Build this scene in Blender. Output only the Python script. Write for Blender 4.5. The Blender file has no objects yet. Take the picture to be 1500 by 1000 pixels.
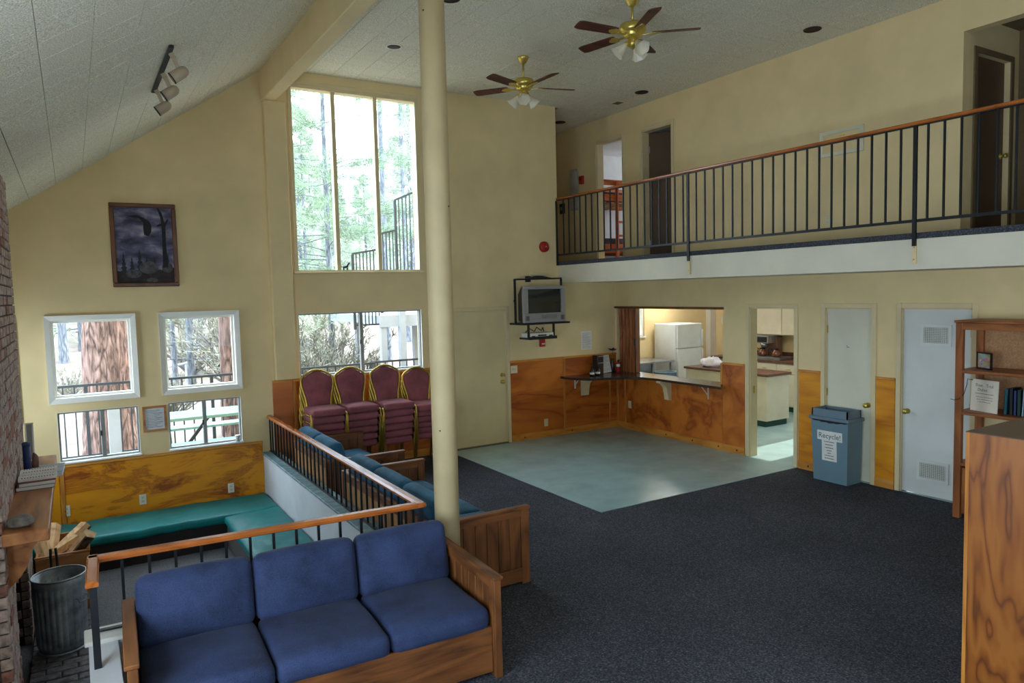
import bpy, bmesh, math, random
from mathutils import Matrix, Vector, noise
random.seed(7)
S = bpy.context.scene
COL = S.collection
PI = math.pi

# ------------------------------------------------------------------ camera, sky, sun, exposure
F_PX = 1052.72
YAW, PITCH, ROLL, EYE = 0.54764, -0.06999, -0.02441, 2.308
def cam_axes():
    cy, sy, cp, sp = math.cos(YAW), math.sin(YAW), math.cos(PITCH), math.sin(PITCH)
    fw = Vector((sy*cp, cy*cp, sp)); r = Vector((cy, -sy, 0)); u = r.cross(fw)
    cr, sr = math.cos(ROLL), math.sin(ROLL)
    return fw, cr*r + sr*u, -sr*r + cr*u
FW, RT, UP = cam_axes()
cd = bpy.data.cameras.new('camera'); cam = bpy.data.objects.new('camera', cd); COL.objects.link(cam)
cd.sensor_width = 36; cd.lens = F_PX*36/1500; cd.clip_start = .05; cd.clip_end = 400
cam.matrix_world = Matrix(((RT.x, UP.x, -FW.x, 0), (RT.y, UP.y, -FW.y, 0), (RT.z, UP.z, -FW.z, EYE), (0, 0, 0, 1)))
S.camera = cam

W = bpy.data.worlds.new('sky'); S.world = W; W.use_nodes = True
bg = W.node_tree.nodes['Background']
bg.inputs[0].default_value = (.72, .86, 1.0, 1); bg.inputs[1].default_value = 11.2
sd = bpy.data.lights.new('sun', 'SUN'); sd.energy = 9; sd.angle = .009; sd.color = (1, .93, .82)
sun = bpy.data.objects.new('sun', sd); COL.objects.link(sun)
SUN_DIR = Vector((-1, -.07, -.47)).normalized()
sun.rotation_euler = SUN_DIR.to_track_quat('-Z', 'Y').to_euler(); sun.location = (30, 5, 15)
S.view_settings.view_transform = 'Standard'; S.view_settings.look = 'None'
S.view_settings.gamma = 1; S.view_settings.use_curve_mapping = False
S.view_settings.exposure = 0.1
S.cycles.use_denoising = True
S.cycles.max_bounces = 10; S.cycles.diffuse_bounces = 6; S.cycles.glossy_bounces = 3
S.cycles.transparent_max_bounces = 12; S.cycles.sample_clamp_indirect = 6
def portal(c, right, up, w, h):
    """sampling portal lying in a window opening: guides sky light, emits nothing"""
    l = bpy.data.lights.new('window_portal', 'AREA'); l.shape = 'RECTANGLE'; l.size = w; l.size_y = h; l.cycles.is_portal = True
    o = bpy.data.objects.new('window_portal', l); COL.objects.link(o)
    r = Vector(right); u = Vector(up); n = r.cross(u)
    o.matrix_world = Matrix(((r.x, u.x, n.x, c[0]), (r.y, u.y, n.y, c[1]), (r.z, u.z, n.z, c[2]), (0, 0, 0, 1)))

# ------------------------------------------------------------------ room numbers (metres)
D = 9.299      # back wall plane y
R = 7.693      # right wall plane x
FX = 6.555     # loft edge plane x
ZC = 5.135     # flat ceiling
ZL0, ZL1 = 2.415, 2.69   # loft fascia
PIT = -.52
XB = -.43      # chimney face
YF = -3.5      # wall behind the camera
XL = -1.0      # left wall
SL = .678      # roof slope
def zslope(x): return 5.1 + SL*(x - 2.164)

# ------------------------------------------------------------------ materials
MATS = {}
def lin(c):
    return tuple(((v/255)/12.92 if v/255 <= .04045 else ((v/255+.055)/1.055)**2.4) for v in c) + (1,)
def _base(name):
    m = bpy.data.materials.new(name); m.use_nodes = True
    nt = m.node_tree; b = nt.nodes['Principled BSDF']
    MATS[name] = m
    return m, nt, b
def _coord(nt, scale=(1, 1, 1), rot=(0, 0, 0)):
    t = nt.nodes.new('ShaderNodeTexCoord'); mp = nt.nodes.new('ShaderNodeMapping')
    mp.inputs['Scale'].default_value = scale; mp.inputs['Rotation'].default_value = rot
    g = nt.nodes.new('ShaderNodeObjectInfo')
    ad = nt.nodes.new('ShaderNodeVectorMath'); ad.operation = 'ADD'
    ml = nt.nodes.new('ShaderNodeMath'); ml.operation = 'MULTIPLY'; ml.inputs[1].default_value = 37
    nt.links.new(g.outputs['Random'], ml.inputs[0])
    nt.links.new(t.outputs['Object'], mp.inputs[0]); nt.links.new(mp.outputs[0], ad.inputs[0]); nt.links.new(ml.outputs[0], ad.inputs[1])
    return ad.outputs[0]
def _noise(nt, vec, scale, detail=3, dist=0, rough=.55):
    n = nt.nodes.new('ShaderNodeTexNoise'); n.inputs['Scale'].default_value = scale; n.inputs['Detail'].default_value = detail
    n.inputs['Distortion'].default_value = dist; n.inputs['Roughness'].default_value = rough
    nt.links.new(vec, n.inputs['Vector']); return n.outputs['Fac']
def _ramp(nt, fac, stops):
    r = nt.nodes.new('ShaderNodeValToRGB'); nt.links.new(fac, r.inputs[0])
    e = r.color_ramp.elements
    while len(e) < len(stops): e.new(.5)
    for i, (p, c) in enumerate(stops): e[i].position = p; e[i].color = c
    return r.outputs[0]
def _bump(nt, b, fac, strength, dist=.01):
    n = nt.nodes.new('ShaderNodeBump'); n.inputs['Strength'].default_value = strength; n.inputs['Distance'].default_value = dist
    nt.links.new(fac, n.inputs['Height']); nt.links.new(n.outputs[0], b.inputs['Normal'])
def mix(a, b, t): return tuple(a[i]*(1-t)+b[i]*t for i in range(3))
def flat(name, c, rough=.6, metal=0, var=.08, scale=6, bump=0, bscale=60, spec=.4, detail=3):
    m, nt, b = _base(name)
    v = _coord(nt); n = _noise(nt, v, scale, detail)
    d = tuple(x*(1-var) for x in c); l = tuple(min(255, x*(1+var)) for x in c)
    nt.links.new(_ramp(nt, n, [(.3, lin(d)), (.7, lin(l))]), b.inputs['Base Color'])
    b.inputs['Roughness'].default_value = rough; b.inputs['Metallic'].default_value = metal
    b.inputs['Specular IOR Level'].default_value = spec
    if bump: _bump(nt, b, _noise(nt, v, bscale, 2), bump)
    return m
def wood(name, dark, light, axis='z', scale=1., rough=.45, spec=.4, rings=6., stretch=10., dist=2.5):
    """long grain along axis, wavy cathedral bands"""
    m, nt, b = _base(name)
    s = [stretch]*3; s['xyz'.index(axis)] = 1.
    v = _coord(nt, tuple(x*scale for x in s))
    n1 = _noise(nt, v, 1.2, 4, .6)
    s2 = [1.6]*3; s2['xyz'.index(axis)] = .35
    v2 = _coord(nt, tuple(x*scale for x in s2))
    n2 = _noise(nt, v2, 1.6, 2, .4)
    mu = nt.nodes.new('ShaderNodeMath'); mu.operation = 'MULTIPLY'; mu.inputs[1].default_value = rings
    nt.links.new(n2, mu.inputs[0])
    fr = nt.nodes.new('ShaderNodeMath'); fr.operation = 'PINGPONG'; fr.inputs[1].default_value = .5
    nt.links.new(mu.outputs[0], fr.inputs[0])
    ad = nt.nodes.new('ShaderNodeMath'); ad.operation = 'MULTIPLY_ADD'; ad.inputs[1].default_value = .9
    nt.links.new(fr.outputs[0], ad.inputs[0]); 
    h = nt.nodes.new('ShaderNodeMath'); h.operation = 'MULTIPLY'; h.inputs[1].default_value = .75
    nt.links.new(n1, h.inputs[0]); nt.links.new(h.outputs[0], ad.inputs[2])
    nt.links.new(_ramp(nt, ad.outputs[0], [(.25, lin(dark)), (.5, lin(mix(dark, light, .6))), (.85, lin(light))]), b.inputs['Base Color'])
    b.inputs['Roughness'].default_value = rough; b.inputs['Specular IOR Level'].default_value = spec
    _bump(nt, b, n1, .06)
    return m
def fabric(name, c, weave=260, var=.25, c2=None):
    m, nt, b = _base(name)
    v = _coord(nt); n = _noise(nt, v, weave, 2); n2 = _noise(nt, v, 4, 3)
    a = nt.nodes.new('ShaderNodeMath'); a.operation = 'MULTIPLY_ADD'; a.inputs[1].default_value = .45
    nt.links.new(n2, a.inputs[0]); h = nt.nodes.new('ShaderNodeMath'); h.operation = 'MULTIPLY'; h.inputs[1].default_value = .55
    nt.links.new(n, h.inputs[0]); nt.links.new(h.outputs[0], a.inputs[2])
    l = c2 or tuple(min(255, x*(1+var)+8) for x in c)
    nt.links.new(_ramp(nt, a.outputs[0], [(.35, lin(tuple(x*(1-var) for x in c))), (.65, lin(l))]), b.inputs['Base Color'])
    b.inputs['Roughness'].default_value = .8; b.inputs['Specular IOR Level'].default_value = .3
    b.inputs['Sheen Weight'].default_value = .06; b.inputs['Sheen Roughness'].default_value = .4
    _bump(nt, b, n, .35, .004)
    return m
def glass(name, tint=(.97, .99, 1.), refl=.004):
    m = bpy.data.materials.new(name); m.use_nodes = True; MATS[name] = m
    nt = m.node_tree; nt.nodes.remove(nt.nodes['Principled BSDF'])
    tr = nt.nodes.new('ShaderNodeBsdfTransparent'); tr.inputs[0].default_value = tint + (1,)
    gl = nt.nodes.new('ShaderNodeBsdfGlossy'); gl.inputs['Roughness'].default_value = .02
    mx = nt.nodes.new('ShaderNodeMixShader'); mx.inputs[0].default_value = refl
    nt.links.new(tr.outputs[0], mx.inputs[1]); nt.links.new(gl.outputs[0], mx.inputs[2])
    nt.links.new(mx.outputs[0], nt.nodes['Material Output'].inputs[0])
    return m

WALL = flat('cream_paint', (226, 204, 156), .75, var=.03, scale=2, bump=.05, bscale=90, spec=.25)
WHITEW = flat('white_paint', (214, 212, 205), .6, var=.03, scale=3, bump=.03, spec=.3)
DOORP = flat('door_paint', (216, 212, 190), .5, var=.03, scale=2, spec=.35)
TRIMP = flat('trim_paint', (218, 200, 158), .5, var=.03, scale=3, spec=.35)
WINP = flat('window_paint', (232, 230, 222), .45, var=.02, scale=3)
PITPAINT = flat('knee_wall_paint', (205, 208, 212), .6, var=.04, scale=2, bump=.04)
CAPP = flat('blue_grey_cap_paint', (105, 132, 138), .55, var=.2, scale=14)
TILE = flat('acoustic_tile', (238, 222, 198), .9, var=.2, scale=130, bump=.25, bscale=130, spec=.1, detail=1)
TILEGAP = flat('tile_joint', (128, 120, 110), .9, var=.05)
CARPET = flat('carpet', (60, 62, 72), .95, var=.42, scale=230, bump=.5, bscale=260, spec=.1, detail=2)
def carpet_mat():
    m, nt, b = _base('navy_carpet')
    v = _coord(nt); a = _noise(nt, v, 75, 3, 0, .75); l = _noise(nt, v, .9, 4)
    c = _ramp(nt, a, [(.32, lin((36, 37, 43))), (.55, lin((72, 74, 82))), (.75, lin((124, 125, 132)))])
    k = _ramp(nt, l, [(.3, (.75, .75, .75, 1)), (.7, (1.15, 1.15, 1.15, 1))])
    mx = nt.nodes.new('ShaderNodeMix'); mx.data_type = 'RGBA'; mx.blend_type = 'MULTIPLY'; mx.inputs[0].default_value = 1
    nt.links.new(c, mx.inputs[6]); nt.links.new(k, mx.inputs[7]); nt.links.new(mx.outputs[2], b.inputs['Base Color'])
    b.inputs['Roughness'].default_value = .95; b.inputs['Specular IOR Level'].default_value = .15
    _bump(nt, b, a, .5, .006)
    return m
CARPET = carpet_mat()
VINYL = flat('grey_green_vinyl', (156, 188, 190), .24, var=.05, scale=3, spec=.5)
GREYCARP = flat('bench_carpet', (88, 84, 82), .95, var=.2, scale=120, spec=.1)
PITWOOD = None
def ply(name, dark, mid, light, scale=1., rough=.4, axis='x', rings=2.6, stops=(0., .42, .95)):
    """rotary-cut plywood: broad flame figure"""
    m, nt, b = _base(name)
    s = [2.2, 2.2, 2.2]; s['xyz'.index(axis)] = .55
    v = _coord(nt, tuple(x*scale for x in s))
    n2 = _noise(nt, v, 1.1, 3, .8)
    mu = nt.nodes.new('ShaderNodeMath'); mu.operation = 'MULTIPLY'; mu.inputs[1].default_value = rings
    nt.links.new(n2, mu.inputs[0])
    fr = nt.nodes.new('ShaderNodeMath'); fr.operation = 'PINGPONG'; fr.inputs[1].default_value = 1.
    nt.links.new(mu.outputs[0], fr.inputs[0])
    s3 = [40, 40, 40]; s3['xyz'.index(axis)] = 2
    v3 = _coord(nt, tuple(s3)); n3 = _noise(nt, v3, 1, 2)
    ad = nt.nodes.new('ShaderNodeMath'); ad.operation = 'MULTIPLY_ADD'; ad.inputs[1].default_value = .25
    nt.links.new(n3, ad.inputs[0]); nt.links.new(fr.outputs[0], ad.inputs[2])
    nt.links.new(_ramp(nt, ad.outputs[0], [(stops[0], lin(dark)), (stops[1], lin(mid)), (stops[2], lin(light))]), b.inputs['Base Color'])
    b.inputs['Roughness'].default_value = rough
    return m
def burl(name, base, light, dark, scale=1.):
    """plain veneer with a few large dark flame figures"""
    m, nt, b = _base(name)
    n = _noise(nt, _coord(nt, (.55*scale, .55*scale, 1.5*scale)), 1.5, 5, 1.2, .6)
    f = _noise(nt, _coord(nt, (1.5, 1.5, 45)), 1., 3)
    ad = nt.nodes.new('ShaderNodeMath'); ad.operation = 'MULTIPLY_ADD'; ad.inputs[1].default_value = .10
    nt.links.new(f, ad.inputs[0]); nt.links.new(n, ad.inputs[2])
    nt.links.new(_ramp(nt, ad.outputs[0], [(.3, lin(light)), (.56, lin(base)), (.61, lin(mix(base, dark, .6))), (.63, lin(mix(base, dark, .25))), (.68, lin(dark))]), b.inputs['Base Color'])
    b.inputs['Roughness'].default_value = .4
    return m
HONEY = ply('honey_plywood', (158, 78, 12), (228, 148, 10), (240, 166, 18), .5, .4, 'x', 3., (.0, .2, .9))
HONEY = wood('honey_strip', (186, 108, 12), (232, 156, 22), 'y', 1.2, stretch=8, rings=4)
WAINS_PIT = burl('honey_burl_plywood', (226, 146, 12), (240, 166, 20), (150, 74, 14))
WAINS = ply('amber_plywood', (126, 56, 16), (172, 88, 24), (204, 118, 40), .9, .4, 'x', 5., (.0, .3, .95))
PINE = wood('pine_trim', (176, 108, 40), (216, 150, 66), 'x', 1.2)
PINEY = wood('pine_trim_y', (176, 108, 40), (216, 150, 66), 'y', 1.2)
PINEZ = wood('pine_trim_z', (160, 92, 34), (206, 138, 58), 'z', 1.2)
OAK = wood('dark_oak', (70, 38, 16), (128, 78, 38), 'z', 1.5, .5, stretch=26)
OAKX = wood('dark_oak_x', (70, 38, 16), (128, 78, 38), 'x', 1.5, .5, stretch=26)
OAKY = wood('dark_oak_y', (70, 38, 16), (128, 78, 38), 'y', 1.5, .5, stretch=26)
OAKL = wood('worn_oak', (128, 84, 42), (190, 140, 82), 'z', 1.5, .5)
RAILW = wood('handrail_x', (126, 62, 20), (184, 102, 42), 'x', 1.5, .25, .6)
RAILWY = wood('handrail_y', (126, 62, 20), (184, 102, 42), 'y', 1.5, .25, .6)
CABPLY = ply('fir_plywood', (92, 44, 12), (140, 78, 24), (158, 94, 34), 1.1, .4, 'z', 15., (.05, .4, .95))
CABTOP = flat('brown_laminate', (92, 66, 52), .35, var=.05)
BLACK = flat('black_metal', (24, 27, 32), .42, .0, var=.1, spec=.4)
BLACKM = flat('black_plastic', (24, 24, 26), .5, var=.1)
GOLD = flat('gold_frame', (176, 146, 62), .35, .7, var=.1)
BRASS = flat('brass', (214, 190, 100), .32, .8, var=.06)
BURG = fabric('burgundy_fabric', (122, 66, 72))
NAVY = fabric('navy_fabric', (32, 43, 76), 300, .3, (54, 68, 108))
TEALB = fabric('teal_blue_fabric', (28, 78, 112), 220, .3, (52, 116, 150))
GREENV = flat('green_vinyl', (0, 118, 120), .45, var=.08, scale=3, bump=.8, bscale=6, spec=.35)
GALV = flat('galvanised_steel', (150, 158, 166), .45, .45, var=.2, scale=9)
STEEL = flat('stainless', (170, 176, 184), .3, .9, var=.05)
STONE = flat('grey_stone', (112, 104, 98), .8, var=.3, scale=14, bump=.5, bscale=30)
PAPER = flat('paper', (222, 220, 214), .8, var=.03)
INK = flat('ink', (66, 66, 70), .8, var=.05)
IVORY = flat('ivory_plastic', (218, 206, 170), .4, var=.02)
REDP = flat('red_plastic', (168, 34, 30), .4, var=.06)
BRICKM = flat('brick', (152, 132, 124), .9, var=.3, scale=18, bump=.4, bscale=60)
BRICKR = flat('red_brick', (132, 92, 80), .9, var=.3, scale=18, bump=.4, bscale=60)
MORTAR = flat('mortar', (58, 52, 50), .95, var=.1, scale=30)
SOOT = flat('soot', (22, 20, 20), .95, var=.3)
MAROON = flat('lamp_can_maroon', (52, 22, 22), .6, var=.1)
GLASS = glass('window_glass')
# ------------------------------------------------------------------ mesh helpers
class MB:
    def __init__(s): s.v = []; s.f = []; s.sm = []
    def add(s, vs, fs, smooth=False):
        o = len(s.v); s.v += [tuple(p) for p in vs]
        s.f += [tuple(i+o for i in f) for f in fs]; s.sm += [smooth]*len(fs); return s
    def box(s, x0, x1, y0, y1, z0, z1, b=0):
        if b:
            return s.rbox(x0, x1, y0, y1, z0, z1, b)
        v = [(x, y, z) for z in (z0, z1) for y in (y0, y1) for x in (x0, x1)]
        return s.add(v, [(0, 2, 3, 1), (4, 5, 7, 6), (0, 1, 5, 4), (2, 6, 7, 3), (0, 4, 6, 2), (1, 3, 7, 5)])
    def rbox(s, x0, x1, y0, y1, z0, z1, b):
        """box with chamfered edges: 24 vertices"""
        X, Y, Z = (x0, x1), (y0, y1), (z0, z1); v = []; idx = {}
        for i in (0, 1):
            for j in (0, 1):
                for k in (0, 1):
                    x, y, z = X[i], Y[j], Z[k]; sx, sy, sz = (b if i == 0 else -b), (b if j == 0 else -b), (b if k == 0 else -b)
                    for a, p in enumerate(((x, y+sy, z+sz), (x+sx, y, z+sz), (x+sx, y+sy, z))):
                        idx[i, j, k, a] = len(v); v.append(p)
        I = lambda i, j, k, a: idx[i, j, k, a]
        f = []
        for e in (0, 1):
            q = [I(e, 0, 0, 0), I(e, 0, 1, 0), I(e, 1, 1, 0), I(e, 1, 0, 0)]; f.append(q if e == 0 else q[::-1])
            q = [I(0, e, 0, 1), I(1, e, 0, 1), I(1, e, 1, 1), I(0, e, 1, 1)]; f.append(q if e == 0 else q[::-1])
            q = [I(0, 0, e, 2), I(0, 1, e, 2), I(1, 1, e, 2), I(1, 0, e, 2)]; f.append(q if e == 0 else q[::-1])
        for i in (0, 1):
            for j in (0, 1): f.append([I(i, j, 0, 0), I(i, j, 1, 0), I(i, j, 1, 1), I(i, j, 0, 1)])
            for k in (0, 1): f.append([I(i, 0, k, 0), I(i, 1, k, 0), I(i, 1, k, 2), I(i, 0, k, 2)])
        for j in (0, 1):
            for k in (0, 1): f.append([I(0, j, k, 1), I(1, j, k, 1), I(1, j, k, 2), I(0, j, k, 2)])
        for i in (0, 1):
            for j in (0, 1):
                for k in (0, 1): f.append([I(i, j, k, 0), I(i, j, k, 1), I(i, j, k, 2)])
        s.fix = True
        return s.add(v, f)
    def soft(s, x0, x1, y0, y1, z0, z1, r, bulge=(0, 0, 0), n=6, jit=None):
        """upholstered rounded box; bulge pushes the faces out along x, y, z"""
        h = [(x1-x0)/2, (y1-y0)/2, (z1-z0)/2]; c = [(x1+x0)/2, (y1+y0)/2, (z1+z0)/2]
        def line(hh):
            rr = min(r, hh*.98); a = [-hh, -hh+rr*.2, -hh+rr*.55, -hh+rr]
            m = [-(hh-rr)+(2*(hh-rr))*t/n for t in range(1, n)]
            return a+m+[-q for q in a[::-1]]
        L = [line(q) for q in h]; cache = {}; v = []; f = []
        def P(p):
            k = tuple(round(q, 6) for q in p)
            if k in cache: return cache[k]
            q = [max(-(h[i]-min(r, h[i]*.98)), min(h[i]-min(r, h[i]*.98), p[i])) for i in range(3)]
            d = Vector(p)-Vector(q)
            if d.length > 1e-9: d = d.normalized()*r
            o = Vector(q)+d
            for i in range(3):
                if bulge[i]:
                    w = 1
                    for j in range(3):
                        if j != i: w *= max(0, 1-(p[j]/h[j])**2)
                    o[i] += bulge[i]*w*(p[i]/h[i])
            if jit: o = o+jit(Vector(c)+o)
            cache[k] = len(v); v.append((c[0]+o[0], c[1]+o[1], c[2]+o[2])); return cache[k]
        for ax in range(3):
            a, b2 = [i for i in range(3) if i != ax]
            for sgn in (-1, 1):
                for i in range(len(L[a])-1):
                    for j in range(len(L[b2])-1):
                        q = []
                        for (ii, jj) in ((i, j), (i+1, j), (i+1, j+1), (i, j+1)):
                            p = [0, 0, 0]; p[ax] = sgn*h[ax]; p[a] = L[a][ii]; p[b2] = L[b2][jj]; q.append(P(p))
                        if len(set(q)) >= 3: f.append(q)
        s.fix = True
        return s.add(v, f, True)
    def tube(s, pts, r, n=8, closed=False, cap=True, smooth=True):
        pts = [Vector(p) for p in pts]; m = len(pts); rr = r if isinstance(r, (list, tuple)) else [r]*m
        v = []; prev = None
        for i, p in enumerate(pts):
            if closed: t = pts[(i+1) % m]-pts[i-1]
            else: t = pts[min(i+1, m-1)]-pts[max(i-1, 0)]
            t = t.normalized() if t.length > 1e-9 else Vector((0, 0, 1))
            if prev is None:
                a = Vector((0, 0, 1)) if abs(t.z) < .9 else Vector((1, 0, 0))
                u = t.cross(a).normalized()
            else:
                u = (prev-t*prev.dot(t))
                u = u.normalized() if u.length > 1e-6 else t.orthogonal().normalized()
            prev = u; w = t.cross(u)
            for k in range(n):
                a = 2*PI*k/n; v.append(p+(u*math.cos(a)+w*math.sin(a))*rr[i])
        f = []
        for i in range(m if closed else m-1):
            for k in range(n):
                a, b = i*n+k, i*n+(k+1) % n; c, d = ((i+1) % m)*n+(k+1) % n, ((i+1) % m)*n+k
                f.append((a, b, c, d))
        s.add(v, f, smooth)
        if cap and not closed: s.add(v[:n], [tuple(range(n))[::-1]]); s.add(v[-n:], [tuple(range(n))])
        s.fix = True
        return s
    def bar(s, a, b, w, h):
        """rectangular bar between two points; w horizontal, h the other way"""
        a, b = Vector(a), Vector(b); t = (b-a).normalized()
        z = Vector((0, 0, 1)) if abs(t.z) < .95 else Vector((0, 1, 0))
        u = t.cross(z).normalized()*w/2; q = u.cross(t).normalized()*h/2
        v = [a-u-q, a+u-q, a+u+q, a-u+q, b-u-q, b+u-q, b+u+q, b-u+q]; s.fix = True
        return s.add(v, [(0, 1, 2, 3), (4, 7, 6, 5), (0, 4, 5, 1), (1, 5, 6, 2), (2, 6, 7, 3), (3, 7, 4, 0)])
    def lathe(s, prof, c=(0, 0, 0), n=20, axis='z', smooth=True, wob=None):
        v = []
        for (r, h) in prof:
            for k in range(n):
                a = 2*PI*k/n; q = r*(1+(wob(a, h) if wob else 0)); x, y = q*math.cos(a), q*math.sin(a)
                p = (x, y, h) if axis == 'z' else ((h, x, y) if axis == 'x' else (x, h, y))
                v.append((c[0]+p[0], c[1]+p[1], c[2]+p[2]))
        f = [(i*n+k, i*n+(k+1) % n, (i+1)*n+(k+1) % n, (i+1)*n+k) for i in range(len(prof)-1) for k in range(n)]
        s.add(v, f, smooth)
        if prof[0][0] > 1e-4: s.add(v[:n], [tuple(range(n))[::-1]])
        if prof[-1][0] > 1e-4: s.add(v[-n:], [tuple(range(n))])
        s.fix = True
        return s
    def prism(s, poly, a0, a1, plane='xz', smooth=False):
        """polygon (u,v) extruded from a0 to a1 along the third axis"""
        def P(u, v, a): return {'xz': (u, a, v), 'yz': (a, u, v), 'xy': (u, v, a)}[plane]
        n = len(poly); v = [P(u, w, a0) for u, w in poly]+[P(u, w, a1) for u, w in poly]
        f = [tuple(range(n)), tuple(range(2*n-1, n-1, -1))]
        s.add(v, f); s.add(v, [(i, (i+1) % n, n+(i+1) % n, n+i) for i in range(n)], smooth); s.fix = True
        return s
    def xf(s, M): s.v = [tuple(M @ Vector(p)) for p in s.v]; return s

WL = {}   # world location of every (unrotated) object
def link(o): COL.objects.link(o); return o
def mesh_of(name, mb, mat):
    me = bpy.data.meshes.new(name); me.from_pydata(mb.v, [], mb.f)
    me.polygons.foreach_set('use_smooth', mb.sm)
    if getattr(mb, 'fix', False):
        bm = bmesh.new(); bm.from_mesh(me)
        if len(bm.verts) < 60000: bmesh.ops.remove_doubles(bm, verts=bm.verts, dist=1e-5)
        bmesh.ops.recalc_face_normals(bm, faces=bm.faces); bm.to_mesh(me); bm.free()
    me.materials.append(mat); me.update(); return me
def obj(name, mb, mat, parent=None, M=None, base=False):
    """mesh given in world coordinates -> object with its own origin, optionally a child"""
    if M is not None: mb.xf(M)
    xs, ys, zs = zip(*mb.v)
    c = Vector(((min(xs)+max(xs))/2, (min(ys)+max(ys))/2, min(zs) if base or parent is None else (min(zs)+max(zs))/2))
    mb.v = [(p[0]-c.x, p[1]-c.y, p[2]-c.z) for p in mb.v]
    o = link(bpy.data.objects.new(name, mesh_of(name, mb, mat)))
    pl = WL[parent.name] if parent else Vector((0, 0, 0))
    if parent: o.parent = parent
    o.location = c-pl; WL[o.name] = c
    return o
def inst(name, me, loc, parent=None, rot=None):
    o = link(bpy.data.objects.new(name, me)); pl = WL[parent.name] if parent else Vector((0, 0, 0))
    if parent: o.parent = parent
    o.location = Vector(loc)-pl; WL[o.name] = Vector(loc)
    if rot: o.rotation_euler = rot
    return o
def tag(o, label, cat=None, group=None, kind=None):
    if label: o['label'] = label
    if cat: o['category'] = cat
    if group: o['group'] = group
    if kind: o['kind'] = kind
    return o
def thing(name, label, cat, loc, group=None, kind=None):
    o = link(bpy.data.objects.new(name, None)); o.empty_display_size = .1
    o.location = loc; WL[o.name] = Vector(loc)
    return tag(o, label, cat, group, kind)
def struct(name, mb, mat, label, cat):
    return tag(obj(name, mb, mat), label, cat, None, 'structure')
def copy_tree(o, loc=None, parent=None, rotz=None):
    c = o.copy(); link(c); c.parent = parent
    if loc is not None: c.location = loc
    if rotz is not None: c.rotation_euler = (0, 0, rotz)
    WL[c.name] = Vector(c.location) if parent is None else WL[parent.name]+Vector(c.location)
    for ch in list(o.children): copy_tree(ch, None, c)
    return c
def wallmb(axis, pos, thick, u0, u1, v0, v1, holes=()):
    """wall slab with rectangular openings; axis is the normal"""
    us = sorted({u0, u1} | {min(max(h[i], u0), u1) for h in holes for i in (0, 1)})
    vs = sorted({v0, v1} | {min(max(h[i], v0), v1) for h in holes for i in (2, 3)})
    def solid(i, j):
        if i < 0 or j < 0 or i >= len(us)-1 or j >= len(vs)-1: return False
        cu, cv = (us[i]+us[i+1])/2, (vs[j]+vs[j+1])/2
        return not any(h[0] < cu < h[1] and h[2] < cv < h[3] for h in holes)
    mb = MB(); a, b = pos, pos+thick
    def P(u, v, w): return (u, w, v) if axis == 'y' else ((w, u, v) if axis == 'x' else (u, v, w))
    for i in range(len(us)-1):
        for j in range(len(vs)-1):
            if not solid(i, j): continue
            A, B, C, E = us[i], us[i+1], vs[j], vs[j+1]
            mb.add([P(A, C, a), P(B, C, a), P(B, E, a), P(A, E, a)], [(0, 1, 2, 3)])
            mb.add([P(A, C, b), P(B, C, b), P(B, E, b), P(A, E, b)], [(3, 2, 1, 0)])
            for di, dj, p, q in ((-1, 0, (A, C), (A, E)), (1, 0, (B, C), (B, E)), (0, -1, (A, C), (B, C)), (0, 1, (A, E), (B, E))):
                if not solid(i+di, j+dj):
                    mb.add([P(*p, a), P(*q, a), P(*q, b), P(*p, b)], [(0, 1, 2, 3)])
    mb.fix = True
    return mb
def framemb(axis, pos, depth, u0, u1, v0, v1, w, bottom=True, bev=0):
    """rectangular frame of width w lying outside the opening u0..u1, v0..v1"""
    mb = MB(); a, b = sorted((pos, pos+depth))
    def B(p0, p1, q0, q1):
        if axis == 'y': mb.box(p0, p1, a, b, q0, q1)
        else: mb.box(a, b, p0, p1, q0, q1)
    B(u0-w, u0, v0-(w if bottom else 0), v1+w); B(u1, u1+w, v0-(w if bottom else 0), v1+w); B(u0, u1, v1, v1+w)
    if bottom: B(u0, u1, v0-w, v0)
    return mb
def abox(axis, pos, depth, u0, u1, v0, v1, b=0):
    a, c = sorted((pos, pos+depth)); m = MB()
    return m.box(u0, u1, a, c, v0, v1, b) if axis == 'y' else m.box(a, c, u0, u1, v0, v1, b)
def textmb(s, size, align='CENTER', bold=0.):
    cu = bpy.data.curves.new('lettering', 'FONT'); cu.body = s; cu.size = size; cu.align_x = align; cu.offset = bold; cu.resolution_u = 2
    o = link(bpy.data.objects.new('lettering', cu)); dg = bpy.context.evaluated_depsgraph_get(); dg.update()
    me = bpy.data.meshes.new_from_object(o.evaluated_get(dg)); mb = MB()
    mb.add([tuple(v.co) for v in me.vertices], [tuple(p.vertices) for p in me.polygons])
    bpy.data.objects.remove(o); bpy.data.curves.remove(cu); bpy.data.meshes.remove(me)
    return mb
def frame_to(origin, right, up):
    """matrix taking local x,y,z to right, up, normal at origin"""
    r, u = Vector(right).normalized(), Vector(up).normalized(); n = r.cross(u)
    return Matrix(((r.x, u.x, n.x, origin[0]), (r.y, u.y, n.y, origin[1]), (r.z, u.z, n.z, origin[2]), (0, 0, 0, 1)))
# ------------------------------------------------------------------ the setting
def px_of(p):
    q = Vector(p)-Vector((0, 0, EYE)); z = q.dot(FW)
    if z < .1: return None
    return 750+F_PX*q.dot(RT)/z, 500-F_PX*q.dot(UP)/z, z
def in_view(p, m=25):
    q = px_of(p); return bool(q and -m < q[0] < 1500+m and -m < q[1] < 1000+m)

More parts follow.
